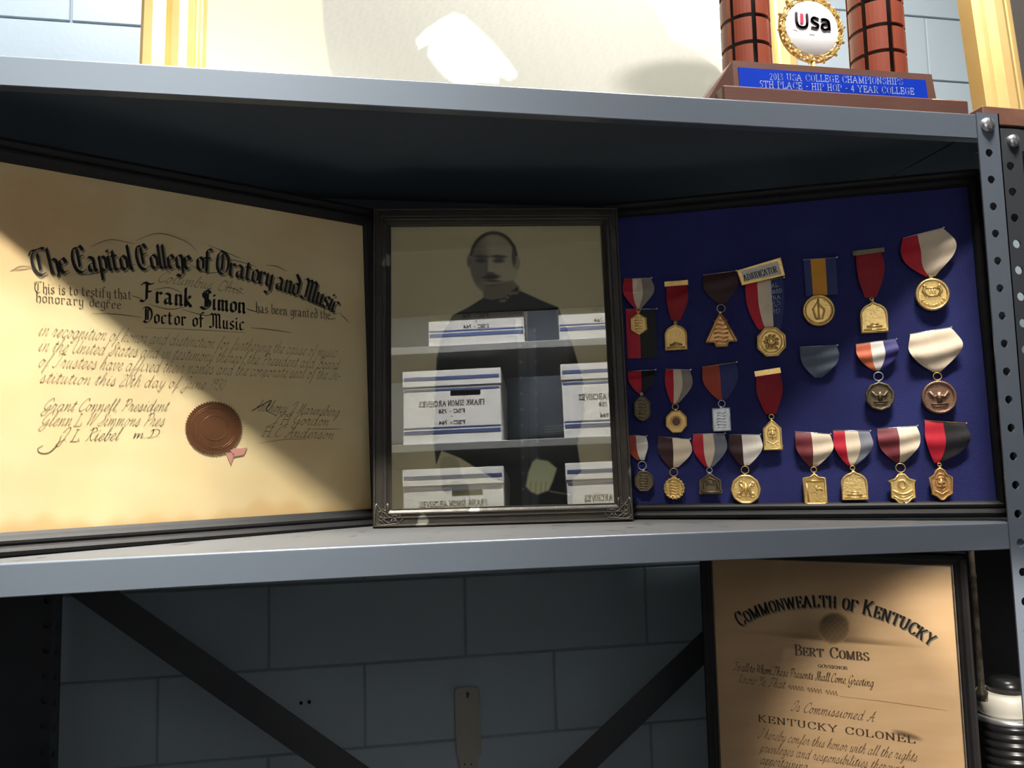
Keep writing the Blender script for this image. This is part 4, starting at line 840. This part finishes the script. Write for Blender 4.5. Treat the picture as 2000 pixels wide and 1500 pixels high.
# the ADJUDICATOR bar of medal 4
def on(root, px, py):
    c = mloc(px, py); inv = root.matrix_world.inverted() @ MP.M; v = inv @ Vector((c[0], 0, c[1])); return (v.x, v.z)
bpy.context.view_layer.update()
cor = [(1438, 532), (1448, 561), (1533, 541), (1524, 506)]
f = MB(); P4 = [on(m4, *q) for q in cor]; f.prism(P4, -.0105, -.0062, 0, .0012); f.build('name_bar', M_GOLD, m4)
cx_ = sum(p[0] for p in P4)/4; cz_ = sum(p[1] for p in P4)/4
f = MB(); f.prism([(cx_+(p[0]-cx_)*.84, cz_+(p[1]-cz_)*.70) for p in P4], -.0110, -.0104); f.build('name_plate', M_BADGEW, m4)
o = write('lettering', None, MP, 'ADJUDICATOR', [(1454, 549), (1519, 531)], 13, RM, M_INK, 1.1, 0, .5, 1.1, off=-.0114)
o.parent = m4; o.matrix_parent_inverse = (MP.M.inverted() @ m4.matrix_world).inverted()
for tx, xx, yy, w in (('NAL', 1500, 563, 20), ('BOARD', 1501, 575, 26), ('TRA', 1503, 587, 22), ('RS', 1508, 597, 16), ('C.', 1510, 606, 12), ('1937', 1506, 614, 18)):
    o = write('lettering', None, MP, tx, [(xx, yy), (xx+w, yy-w*.16)], 8, RM, M_LETTER, .9, 0, .6, 1.2, off=-.0085)
    o.parent = m4; o.matrix_parent_inverse = (MP.M.inverted() @ m4.matrix_world).inverted()

# ------------------------------------------------------------------ commission certificate in the lower bay
kb = aty(1902, 1300, .055); th = math.radians(38)
kdir = np.array([math.cos(th), -math.sin(th), 0.0]); kb[2] = -.62; ka = kb - kdir*.365
KP = Plane(ka, kb, 0.0)
ken = empty('framed_certificate', KP.M, 'tall brown certificate in a black frame under the shelf at right', 'certificate')
kx1 = KP.loc(1902, 1300)[0]; kx0 = KP.loc(1377, 1300)[0]; kz1 = KP.loc(1872, 1098)[1]+.0125; kin = KP.loc(1407, 1300)[0]-kx0; kin2 = kx1-KP.loc(1877, 1300)[0]
KF = [(0, .012), (0, -.006), (.003, -.009), (.008, -.008), (.012, -.005), (.0145, -.004), (.0165, -.002), (.0165, .012)]
f = MB(); f.sweep_frame(kx0, kx1, 0.0, kz1, KF); f.build('frame', M_BLACKF, ken)
f = MB(); f.sweep_frame(kx0+.0165, kx1-.0165, .0165, kz1-.0165, [(0, .001), (0, -.002), (.0012, -.0026), (.002, -.0014), (.002, .001)]); tag(f.build('slip', M_BRONZEH, ken), 'thin worn gilt inner edge')
f = MB(); f.box(kx0+.006, kx1-.006, .003, .011, .006, kz1-.006); f.build('backing', M_DARK, ken)
def ken_paper(x, y):
    n = np.sin(y*.35+np.sin(x*.05))*.5+np.sin(y*.11+x*.013)
    c = np.stack([222+n*2, 184+n*2.5, 144+n*3], -1)
    yl = 1243+(x-1530)*.085
    m = np.exp(-((x-1628)/55)**2)*sst(-60, -4, y-yl)*(1-sst(-3, 3, y-yl-2-(x-1628)*.0)); c = over(c, m*.75, (92, 72, 52))
    m = np.exp(-((x-1640)/110)**2)*sst(-14, -1, y-yl)*(1-sst(-1, 2, y-yl)); c = over(c, m*.7, (84, 64, 46))
    d = np.hypot((x-1629)/32, (y-1227)/31); c = over(c, (1-sst(.94, 1.02, d)), (112, 92, 68)); c = over(c, (1-sst(.03, .07, abs(d-.95)))*(d < 1.1), (168, 134, 94))
    c = over(c, (1-sst(.7, .9, d))*(.5+.5*np.sin(x*.55)*np.sin(y*.5)), (70, 56, 42))
    m = ell(x, y, 1772, 1436, 26, 5, .5, .3)*.6; c = over(c, m, (70, 50, 36))
    return c
print_panel('paper', ken, KP, kx0+.014, kx1-.014, .06, kz1-.014, 170, 230, ken_paper, M_VCP, 0)
karc = [(1446, 1224), (1490, 1201), (1550, 1188), (1620, 1186), (1690, 1200), (1760, 1226), (1818, 1262)]
write('lettering', ken, KP, 'Commonwealth of Kentucky', [(p[0]+2, p[1]+3) for p in karc], 30, RM, M_INKG, 1.1, 0, .35, 1.1, off=-.0004, space=3)
write('lettering', ken, KP, 'Commonwealth of Kentucky', karc, 30, RM, M_INK, 1.05, 0, .3, 1.1, off=-.0008, space=3)
write('lettering', ken, KP, 'Bert Combs', [(1553, 1279), (1697, 1291)], 22, RM, M_INKB, 1.4, 0, .4, 1.0, space=4)
write('lettering', ken, KP, 'GOVERNOR', [(1598, 1303), (1656, 1308)], 6, RM, M_INK, 1.3, 0, .8, .7)
write('lettering', ken, KP, 'To all to Whom These Presents Shall Come, Greeting', [(1432, 1309), (1706, 1342)], 17, SC, M_INK, .7, 60, .3, .4, True, .2, space=1.6)
write('lettering', ken, KP, 'Know Ye, That', [(1440, 1333), (1532, 1345)], 17, SC, M_INKB, .6, 70, .3, .45, True, .35, space=2)
pen('flourish', ken, KP, [[(1540+6*k, 1344+.8*k), (1543+6*k, 1338+.8*k), (1545+6*k, 1346+.8*k), (1547+6*k, 1345+.8*k)] for k in range(16) if k % 6 != 5], M_INKL, 1.2)
pen('flourish', ken, KP, [[(1640,1360),(1740,1372),(1850,1388)]], M_INKL, 1)
write('lettering', ken, KP, 'Is Commissioned A', [(1545, 1388), (1706, 1410)], 20, SC, M_INKB, .6, 75, .3, .5, True, .4, space=3)
write('lettering', ken, KP, 'KENTUCKY COLONEL', [(1481, 1409), (1787, 1452)], 15, RM, M_INKB, 1.6, 0, .5, 1.6, space=4)
write('lettering', ken, KP, 'I hereby confer this honor with all the rights', [(1480, 1441), (1790, 1488)], 20, SC, M_INKB, .55, 75, .28, .45, True, .42, space=2.6)
write('lettering', ken, KP, 'privileges and responsibilities thereunto', [(1484, 1468), (1770, 1512)], 20, SC, M_INKB, .55, 75, .28, .45, True, .42, space=2.6)
write('lettering', ken, KP, 'appertaining', [(1484, 1492), (1575, 1506)], 20, SC, M_INKB, .55, 75, .28, .45, True, .42)
f = MB(); f.box(kx0+.0165, kx1-.0165, -.0022, -.0016, .0165, kz1-.0165); f.build('glass', M_GL1, ken)

# ------------------------------------------------------------------ big gold framed photograph on the top shelf
GP = Plane((-1.20, .36, H), (-.02, .36, H), .06)
gold = empty('framed_photograph', GP.M, 'very large photograph, painted pale with glare, in a broad gold frame on the top shelf', 'picture frame')
gx0 = GP.loc(277, 110)[0]; gi0 = GP.loc(402, 110)[0]; gw = (gi0-gx0); gx1 = GP.loc(1545, 60)[0]; GZ = 1.0
print_rail = gw
GPR = [(0, .02), (0, -.012), (gw*.06, -.018), (gw*.20, -.020), (gw*.33, -.012), (gw*.38, -.010), (gw*.42, -.014), (gw*.50, -.021), (gw*.62, -.023), (gw*.74, -.018), (gw*.83, -.010), (gw*.86, -.012), (gw*.90, -.012), (gw*.92, -.008), (gw*.96, -.008), (gw, -.003), (gw, .02)]
f = MB(); f.sweep_frame(gx0, gx1, -.0, GZ, GPR); f.build('frame', M_GOLDF, gold)
f = MB(); f.box(gx0+.01, gx1-.01, .006, .018, .01, GZ-.01); f.build('backing', M_DARK, gold)
def bigphoto(x, y):  # suit and ground painted pale: glare of the glass put into the print
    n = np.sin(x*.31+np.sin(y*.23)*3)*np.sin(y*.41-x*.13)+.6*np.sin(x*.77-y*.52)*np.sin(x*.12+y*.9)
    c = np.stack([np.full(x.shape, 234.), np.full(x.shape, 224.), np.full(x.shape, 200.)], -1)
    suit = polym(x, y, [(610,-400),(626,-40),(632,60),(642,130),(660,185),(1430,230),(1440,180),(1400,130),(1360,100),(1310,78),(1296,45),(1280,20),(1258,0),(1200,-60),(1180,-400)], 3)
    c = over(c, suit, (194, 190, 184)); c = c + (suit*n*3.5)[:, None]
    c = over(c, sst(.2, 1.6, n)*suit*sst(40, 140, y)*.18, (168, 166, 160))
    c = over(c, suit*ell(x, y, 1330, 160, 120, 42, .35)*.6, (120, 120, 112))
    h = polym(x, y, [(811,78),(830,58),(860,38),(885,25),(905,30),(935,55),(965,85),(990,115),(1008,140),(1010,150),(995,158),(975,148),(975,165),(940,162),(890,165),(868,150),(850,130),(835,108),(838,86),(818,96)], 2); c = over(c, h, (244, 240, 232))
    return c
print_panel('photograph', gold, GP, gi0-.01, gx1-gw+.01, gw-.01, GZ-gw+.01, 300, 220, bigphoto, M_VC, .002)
M_GL3 = glass_mat('frame glass', 1.45, .2, .05)
f = MB(); f.box(gi0-.006, gx1-gw+.006, -.002, -.001, gw-.006, GZ-gw+.006); f.build('glass', M_GL3, gold)

# second gold frame, far right
G2 = Plane((.196, .20, H+.028), (.80, .20, H+.028), .05)
g2 = empty('framed_picture', None, 'narrow view of a bright gold picture frame at the upper right corner', 'picture frame')
g2.matrix_world = G2.M @ Matrix.Rotation(math.radians(-1.6), 4, 'Y')
gw2 = .085
f = MB(); f.sweep_frame(0, .55, 0, .5, [(0, .02), (0, -.010), (.010, -.016), (.016, -.010), (.021, -.012), (.026, -.008), (.038, -.018), (.050, -.022), (.060, -.016), (.066, -.008), (.070, -.010), (.076, -.010), (.080, -.004), (gw2, -.003), (gw2, .02)])
f.build('frame', M_GOLDF, g2)
f = MB(); f.box(gw2-.01, .55-gw2+.01, .001, .012, gw2-.01, .5-gw2+.01); tag(f.build('picture', mat('dark picture', (.06, .055, .05), .5), g2), 'dark picture surface')

# wooden plinth the second frame stands on (right)
f = MB(); f.box(.042, .62, .03, .32, H+.001, H+.0285, 0, .0015)
wp = f.build('wooden_plinth', M_WALNUT2); tag(wp, 'flat brown grained wooden plinth at the right end of the top shelf', 'plinth')
wp.rotation_euler = (0, 0, math.radians(2))

# ------------------------------------------------------------------ trophy
ty = .05
t0 = aty(1417, 174, ty); t1 = aty(1890, 197, ty)
tx0, tx1 = t0[0], t1[0]
tro = empty('trophy', Matrix.Translation((0, 0, H)), 'two-column trophy with gold star medallion and blue plate on walnut base', 'trophy')
ZB = .0445
f = MB(); f.box(tx0-.004, tx1+.002, ty, ty+.13, 0, ZB, 0, .0025); f.build('base_step', M_WALNUT, tro)
ub0 = aty(1433, 118, ty+.006)[0]; ub1 = aty(1823, 140, ty+.006)[0]; UZ = aty(1628, 129, ty+.006)[2]-H
bl = tx0-.032
f = MB()
yf0, yf1 = ty+.004, ty+.010
vs = [(ub0-.001, yf0, ZB-.012), (ub1+.004, yf0, ZB-.012), (ub1, yf1, UZ), (ub0, yf1, UZ), (bl-.01, ty+.10, 0.0), (ub1+.02, ty+.12, 0.0), (ub1, ty+.09, UZ), (ub0, ty+.09, UZ)]
vs[0] = (bl+.008, yf0+.012, .0); vs[1] = (ub1+.006, yf0+.012, .0)
f.add([(ub0-.002, yf0, .012), (ub1+.004, yf0, .012), (ub1, yf1, UZ), (ub0, yf1, UZ), (bl-.012, ty+.075, 0.0), (ub1+.02, ty+.12, 0.0), (ub1, ty+.09, UZ), (ub0+.002, ty+.09, UZ), (bl-.002, ty+.045, .0)],
      [(0,1,2,3), (8,0,3), (4,8,3,7), (1,5,6,2), (7,6,5,4), (3,2,6,7), (8,4,5,1,0)])
f.build('base', M_WALNUT, tro)
TP = Plane((0, ty, H), (1, ty, H), 0.0)
q0 = TP.loc(1447, 130); q1 = TP.loc(1815, 150); q2 = TP.loc(1447, 180)
f = MB(); zb, zt = ZB-.004, q0[1]+.003
sl = (yf1-yf0)/(UZ-.012)
def yfr(z): return yf0+(z-.012)*sl
f.add([(q0[0], yfr(zb)-.0012, zb), (q1[0], yfr(zb)-.0012, zb), (q1[0], yfr(zt)-.0012, zt), (q0[0], yfr(zt)-.0012, zt), (q0[0], yfr(zb)+.001, zb), (q1[0], yfr(zb)+.001, zb), (q1[0], yfr(zt)+.001, zt), (q0[0], yfr(zt)+.001, zt)],
      [(0,1,2,3), (7,6,5,4), (0,4,5,1), (1,5,6,2), (2,6,7,3), (3,7,4,0)])
f.build('name_plate', M_BLUEP, tro)
TP2 = Plane((0, ty+.0035, H), (1, ty+.0035, H), 0.0)
inv = Matrix.Translation((0, ty+.0035, 0))
for tx_, a, b in (('2013 USA COLLEGE CHAMPIONSHIPS', (1502, 157), (1761, 167)), ('5TH PLACE - HIP HOP - 4 YEAR COLLEGE', (1483, 172), (1783, 186))):
    o = write('lettering', tro, TP2, tx_, [a, b], 13, RM, M_LETTER, .8, 0, .45, 1.5, off=-.0006, space=4)
    o.location = (0, ty+.0010, 0)
# columns with brown panels
cy = ty+.058
def column(xc, rad, z0):
    c = MB(); c.lathe([(rad*.93, z0), (rad*.93, z0+.30)], (xc, cy, 0), 'z', 32); co = c.build('column', M_BLACKP, tro)
    n = 7; hz = .0345; gapz = .0058; protos = None
    pm = MB(); segs = 5; a0 = -2*PI/n/2*.80; vs = []
    for j in (0, 1):
        for i in range(segs+1):
            a = a0+(-2*a0)*i/segs - PI/2
            for rr in (rad*.90, rad): vs.append((rr*math.cos(a), rr*math.sin(a), hz*j))
    F = []; k = (segs+1)*2
    for i in range(segs):
        F += [(2*i+1, 2*i+3, k+2*i+3, k+2*i+1), (2*i, 2*i+1, k+2*i+1, k+2*i) if i == 0 else (2*i, 2*i+2, 2*i+3, 2*i+1), (k+2*i, k+2*i+1, k+2*i+3, k+2*i+2), (2*i, 2*i+2, 2*i+3, 2*i+1)]
    F += [(0, k, k+1, 1), (2*segs, 2*segs+1, k+2*segs+1, k+2*segs)]
    F = list({tuple(sorted(q)): q for q in F}.values())
    pm.add(vs, F)
    for r in range(7):
        for i in range(n):
            if protos is None: o = pm.build('panel', M_BROWNP, co); protos = o
            else: o = bpy.data.objects.new('panel', protos.data); COL.objects.link(o); o.parent = co
            o.location = (xc, cy, z0+.001+r*(hz+gapz)); o.rotation_euler = (0, 0, 2*PI*(i+.35)/n)
    return co
for xl, xr_ in ((1412, 1501), (1664, 1758)):
    p0 = aty(xl, 70, cy); p1 = aty(xr_, 70, cy); column((p0[0]+p1[0])/2, abs(p1[0]-p0[0])/2*.98, UZ)
# medallion: disc, star wreath, stem
mc = aty(1584, 57, ty+.04); mr = abs(aty(1646, 57, ty+.04)[0]-aty(1522, 57, ty+.04)[0])/2; my = ty+.04; mz = mc[2]-H
f = MB(); f.tube([(mc[0]+mr*.86*math.cos(t), my, mz+mr*.86*math.sin(t)) for t in np.linspace(0, 2*PI, 49)[:-1]], mr*.055, 8, 0, True)
f.tube([(mc[0]+mr*.98*math.cos(t), my+.002, mz+mr*.98*math.sin(t)) for t in np.linspace(0, 2*PI, 49)[:-1]], mr*.03, 6, 0, True)
for k in range(14):
    a = 2*PI*k/14+.1; cx0, cz0 = mc[0]+mr*.93*math.cos(a), mz+mr*.93*math.sin(a); st = []
    for j in range(10):
        rr = mr*(.15 if j % 2 == 0 else .06); st.append((cx0+rr*math.cos(a+j*PI/5), cz0+rr*math.sin(a+j*PI/5)))
    f.prism(st, my-.004, my+.001, 0, .0008)
for k in range(28):
    a = 2*PI*k/28+.2; f.tube([(mc[0]+mr*.90*math.cos(a), my-.002, mz+mr*.90*math.sin(a)), (mc[0]+mr*.99*math.cos(a+.12), my-.003, mz+mr*.99*math.sin(a+.12))], mr*.028, 5)
f.build('star_wreath', M_GOLDB, tro)
f = MB(); f.lathe([(.004, UZ-.001), (.0085, UZ), (.006, UZ+.003), (.0035, mz-mr*1.0)], (mc[0], my, 0), 'z', 14); f.build('stem', M_GOLDB, tro)
f = MB(); f.lathe([(mr*.83, my+.001), (mr*.83, my-.002), (mr*.80, my-.0035), (.0005, my-.004)], (mc[0], 0, mz), 'y', 40); dsc = f.build('disc', M_WHITED, tro)
def logo(pts, w, mt=M_LOGO, yo=-.0048):
    mb = MB(); pts = [np.array([p[0], p[1]]) for p in pts]; C = cr(pts, 6) if len(pts) > 2 else pts
    for i in range(len(C)-1):
        d = C[i+1]-C[i]; l = np.hypot(*d) or 1; n_ = np.array([-d[1], d[0]])/l*w/2; e = d/l*w*.15
        mb.add([(mc[0]+v[0]*mr, my+yo, mz+v[1]*mr) for v in (C[i]-n_-e, C[i]+n_-e, C[i+1]+n_+e, C[i+1]-n_+e)], [(0,1,2,3)])
    return mb
lm = MB()
def addl(p, w):
    m_ = logo(p, w); b = len(lm.v); lm.v += m_.v; lm.f += [[b+i for i in q] for q in m_.f]; lm.m += m_.m; lm.s += m_.s
addl([(-.49,.42),(-.49,.15),(-.44,.02),(-.32,-.02),(-.2,.02),(-.16,.15),(-.16,.40)], .085)
addl([(.20,.26),(.05,.30),(-.02,.22),(.06,.15),(.17,.09),(.13,-.01),(-.04,.0)], .085)
addl([(.28,.24),(.38,.27),(.50,.22),(.52,.08),(.52,-.06)], .09); addl([(.50,.14),(.34,.12),(.29,.04),(.36,-.05),(.50,.0)], .085)
lm.build('lettering', M_LOGO, tro, fix=False)
logo([(-.325,.38),(-.325,.12)], .10, yo=-.005).build('lettering', M_LOGOR, tro, fix=False)
for (a_, b_) in (((-.62,-.05),(-.45,-.09)), ((-.1,-.17),(.05,-.18))): logo([a_, b_], .03).build('lettering', mat('pale grey ink', (.5,.5,.52), .6), tro, fix=False)

# ------------------------------------------------------------------ beige plastic strip hanging on the wall
WP = Plane((-1, BY-.012, 0), (1, BY-.012, 0), 0.0)
c = WP.loc(914, 1412)
def wl(px, py): return tuple(WP.loc(px, py))
tg = empty('plastic_strip', Matrix.Translation((0, 0, 0)) @ WP.M, 'pale beige plastic strip hanging from a hole on the block wall, lower centre', 'hanging strip')
body = [wl(*q) for q in ((889,1350),(892,1345),(913,1342),(934,1345),(937,1350),(939,1420),(941,1472),(938,1477),(933,1481),(898,1483),(894,1479),(892,1474),(890,1420))]
hole = wl(913, 1357)
f = MB(); N = len(body); hr = .0058; hp = []
for p in body:
    a = math.atan2(p[1]-hole[1], p[0]-hole[0]); hp.append((hole[0]+hr*.8*math.cos(a), hole[1]+hr*1.1*math.sin(a)))
for y in (0, .006): f.add([(p[0], y, p[1]) for p in body]+[(p[0], y, p[1]) for p in hp], [(i, (i+1) % N, N+(i+1) % N, N+i) for i in range(N)])
for L_ in (body, hp): f.add([(p[0], 0, p[1]) for p in L_]+[(p[0], .006, p[1]) for p in L_], [(i, (i+1) % N, N+(i+1) % N, N+i) for i in range(N)])
f.build('strip_body', M_TAG, tg)
f = MB(); nk = [wl(*q) for q in ((898,1481),(932,1480),(936,1600),(900,1601))]; f.prism(nk, .0012, .0055, 0, .0006)
f.build('neck', M_TAG, tg)
f = MB()
for q in ((908,1493),(921,1493)):
    a = wl(*q); f.lathe([(.0016, .0008), (.0016, .0016)], (a[0], 0, a[1]), 'y', 8)
f.build('dot', M_DARK, tg)
f = MB(); hk = hole; f.tube([(hk[0], .010, hk[1]+.004), (hk[0], -.002, hk[1]+.003), (hk[0], -.003, hk[1]+.006)], .0014, 6); f.build('nail', M_STEELD, tg)

# ------------------------------------------------------------------ brass rod with cream collar, lower right; black case at the bottom edge
yc = .22
cc = aty(1947, 1372, yc); kpx = abs(aty(1948, 1372, yc)[0]-cc[0])
st = empty('ribbed_stand', Matrix.Translation((cc[0]+.012, yc, -.62)), 'black ribbed canister with cream collar and thin brass rod, behind the right post', 'stand')
zc_ = cc[2]+.62
prof = [(.030, .0)]
for k in range(22): z = .01+k*(zc_-.045)/22; prof += [(.046, z), (.046, z+.006), (.043, z+.008), (.043, z+.0105)]
prof += [(.047, zc_-.034), (.046, zc_-.026)]
f = MB(); f.lathe(prof, (0,0,0), 'z', 36); f.build('canister', M_BLACKR, st)
f = MB(); f.lathe([(.046, zc_-.0255), (.048, zc_-.022), (.046, zc_-.018), (.04, zc_-.0175)], (0,0,0), 'z', 36); f.build('metal_band', M_ZINC, st)
f = MB(); f.lathe([(.034, zc_-.0175), (.040, zc_-.013), (.041, zc_+.01), (.038, zc_+.016), (.028, zc_+.0165)], (0,0,0), 'z', 36); f.build('collar', M_CERAM, st)
f = MB(); f.lathe([(.027, zc_+.0166), (.027, zc_+.030), (.02, zc_+.038), (.004, zc_+.039)], (.006,0,0), 'z', 28); f.build('cap', M_BLACKR, st)
rx = aty(1929, 1320, yc-.035)[0]-cc[0]-.012; zr0 = zc_+.012
f = MB(); f.lathe([(.008, zr0), (.009, zr0+.012), (.005, zr0+.02), (.0042, zr0+.10), (.0048, zr0+.105), (.0042, zr0+.11), (.0042, zr0+.185), (.0052, zr0+.19), (.004, zr0+.195), (.004, zr0+.27)], (rx, -.02, 0), 'z', 14); f.build('rod', M_BRASS, st)
f = MB(); f.lathe([(.0025, .03), (.0025, zc_+.14)], (rx-.036, -.015, 0), 'z', 8); f.build('side_rod', M_STEELD, st)
f = MB(); f.box(.045, .40, .33, .43, -.62, -.050, 0, .006); dc = f.build('instrument_case', M_BLACKF)
tag(dc, 'tall black case standing behind the brass rod, between the right posts', 'case')
bx = aty(250, 1496, .40)
f = MB(); f.box(bx[0]-.25, aty(510, 1496, .25)[0], .25, .40, -.62, bx[2]-.022, 0, .003); bco = f.build('black_case', M_BLACKF)
tag(bco, 'black case whose top edge just shows at the bottom left of the picture', 'case')

# ------------------------------------------------------------------ across the aisle: shelving with archive boxes (seen in the portrait glass)
op = empty('shelving_unit', None, 'pale steel shelving across the aisle, seen only reflected in the portrait glass', 'shelving')
OY = -1.60
for z in (.845, .462, .08, -.35, -.8):
    f = MB(); f.box(-2.2, .6, OY-.42, OY+.004, z-.03, z, 0, .002); f.build('shelf', M_GREYL, op)
f = MB(); f.box(-2.2, .6, OY-.02, OY+.002, .975, 1.32, 0, .002); f.build('added_reflection_mask', M_DARK, op)  # dark panel added to cut off the reflection in the portrait glass
for x in (-2.23, .6):
    for y in (OY-.43, OY-.01): f = MB(); f.box(x, x+.03, y, y+.03, -1.36, 1.3); f.build('post', M_GREYL, op)
pb_ = None; nb = 0
OP = None
rows = {.845: ('top', .28), .462: ('middle', .285), .08: ('lower', .285)}
for z, (rn, hh) in rows.items():
    for x, sd in ((-1.14, 'left'), (-.53, 'right')):
        if z > .8: x += .10 if sd == 'left' else 0
        w = .375
        bxo = empty('archive_box', Matrix.Translation((x+w/2, OY-.01, z+.0005)), 'white archive box with blue lines, %s shelf, on the %s in the portrait glass reflection' % (rn, sd), 'box', 'archive boxes across the aisle')
        f = MB(); f.box(-w/2, w/2, -.38, 0, 0, hh, 0, .002); f.build('box_body', M_WHITEB, bxo)
        f = MB(); f.box(-w/2-.003, w/2+.003, -.383, .003, hh-.062, hh+.002, 0, .002); f.build('lid', M_WHITEB, bxo)
        f = MB()
        for zz, t_ in ((hh-.030, .013), (hh-.075, .008), (.045, .014), (.062, .005)): 
            yy = .0036 if zz > hh-.065 else .0006
            f.box(-w/2+.004, w/2-.004, yy-.0004, yy+.0004, zz-t_/2, zz+t_/2)
        f.build('printed_line', M_BLUEL, bxo)
        f = MB(); f.box(-.005, .11, -.0002, .0008, hh-.10, hh-.082, 0); f.build('handle_slot', M_DARK, bxo)
        # label, facing the aisle (+y)
        BP = Plane((0, 0, 0), (1, 0, 0), 0)
        for tx_, zz, hw, ch in (('FRANK SIMON ARCHIVES', hh-.140, .125, .020), ('FSC - 758', hh-.168, .05, .014), ('-', hh-.187, .004, .012), ('FSC - 764', hh-.212, .05, .014)):
            stl, wd = layout(tx_, RM, False, 1.2); mb = MB(); sx = 2*hw/wd; sz = ch/8
            for q in stl:
                for i in range(len(q)-1):
                    p, r_ = q[i], q[i+1]; d = r_-p; l = np.hypot(*d) or 1; n_ = np.array([-d[1], d[0]])/l*.75
                    mb.add([(hw-v[0]*sx, .0006, zz+v[1]*sz) for v in (p-n_, p+n_, r_+n_, r_-n_)], [(0,1,2,3)])
            mb.build('lettering', M_INK, bxo, fix=False)
# unseen lamps: an added spot, then ceiling fittings with three added panels
lt = empty('added_spot_lamp', so.matrix_world.copy(), 'small unseen spot lamp added across the aisle to light the lower certificate', 'lamp')
lt.matrix_world = Matrix.Translation(so.location) @ so.rotation_euler.to_matrix().to_4x4() @ Matrix.Translation((0, 0, .02))
f = MB(); f.lathe([(.034, -.004), (.036, -.002), (.036, .02), (.024, .07), (.01, .08)], (0, 0, 0), 'z', 20)
f.f = [q for q in f.f if q != list(range(19, -1, -1))] if False else f.f
f.m = f.m[:len(f.f)]; f.build('shade', M_STEELD, lt)
f = MB(); f.tube([(0, 0, .078), (0, -.02, .12), (0, -.06, .15)], .006, 8); f.build('arm', M_STEELD, lt)
for i, (x, y, sx, sy) in enumerate(((-1.12, -.86, .32, .12), (-.20, -.63, .62, .14), (-1.35, -.50, .62, .17), (-.05, -.42, .82, .14), (-.75, -1.10, 1.22, .12))):
    lt = empty('ceiling_light', Matrix.Translation((x, y, CEIL)), ['narrow ceiling lamp in front of the diploma, out of the picture', 'ceiling lamp above the shelf front, out of the picture', 'broad ceiling lamp added above the left end of the shelving to brighten the wall, out of the picture', 'ceiling lamp added above the trophy to brighten the top shelf, out of the picture', 'long ceiling lamp added as fill above the middle of the aisle, out of the picture'][i], 'lamp')
    f = MB(); f.box(-sx/2-.02, sx/2+.02, -sy/2-.02, sy/2+.02, -.035, 0, 0, .003); f.build('housing', M_CEIL, lt)
    f = MB(); f.box(-sx/2, sx/2, -sy/2, sy/2, -.040, -.034); f.build('diffuser', M_DIFF, lt)
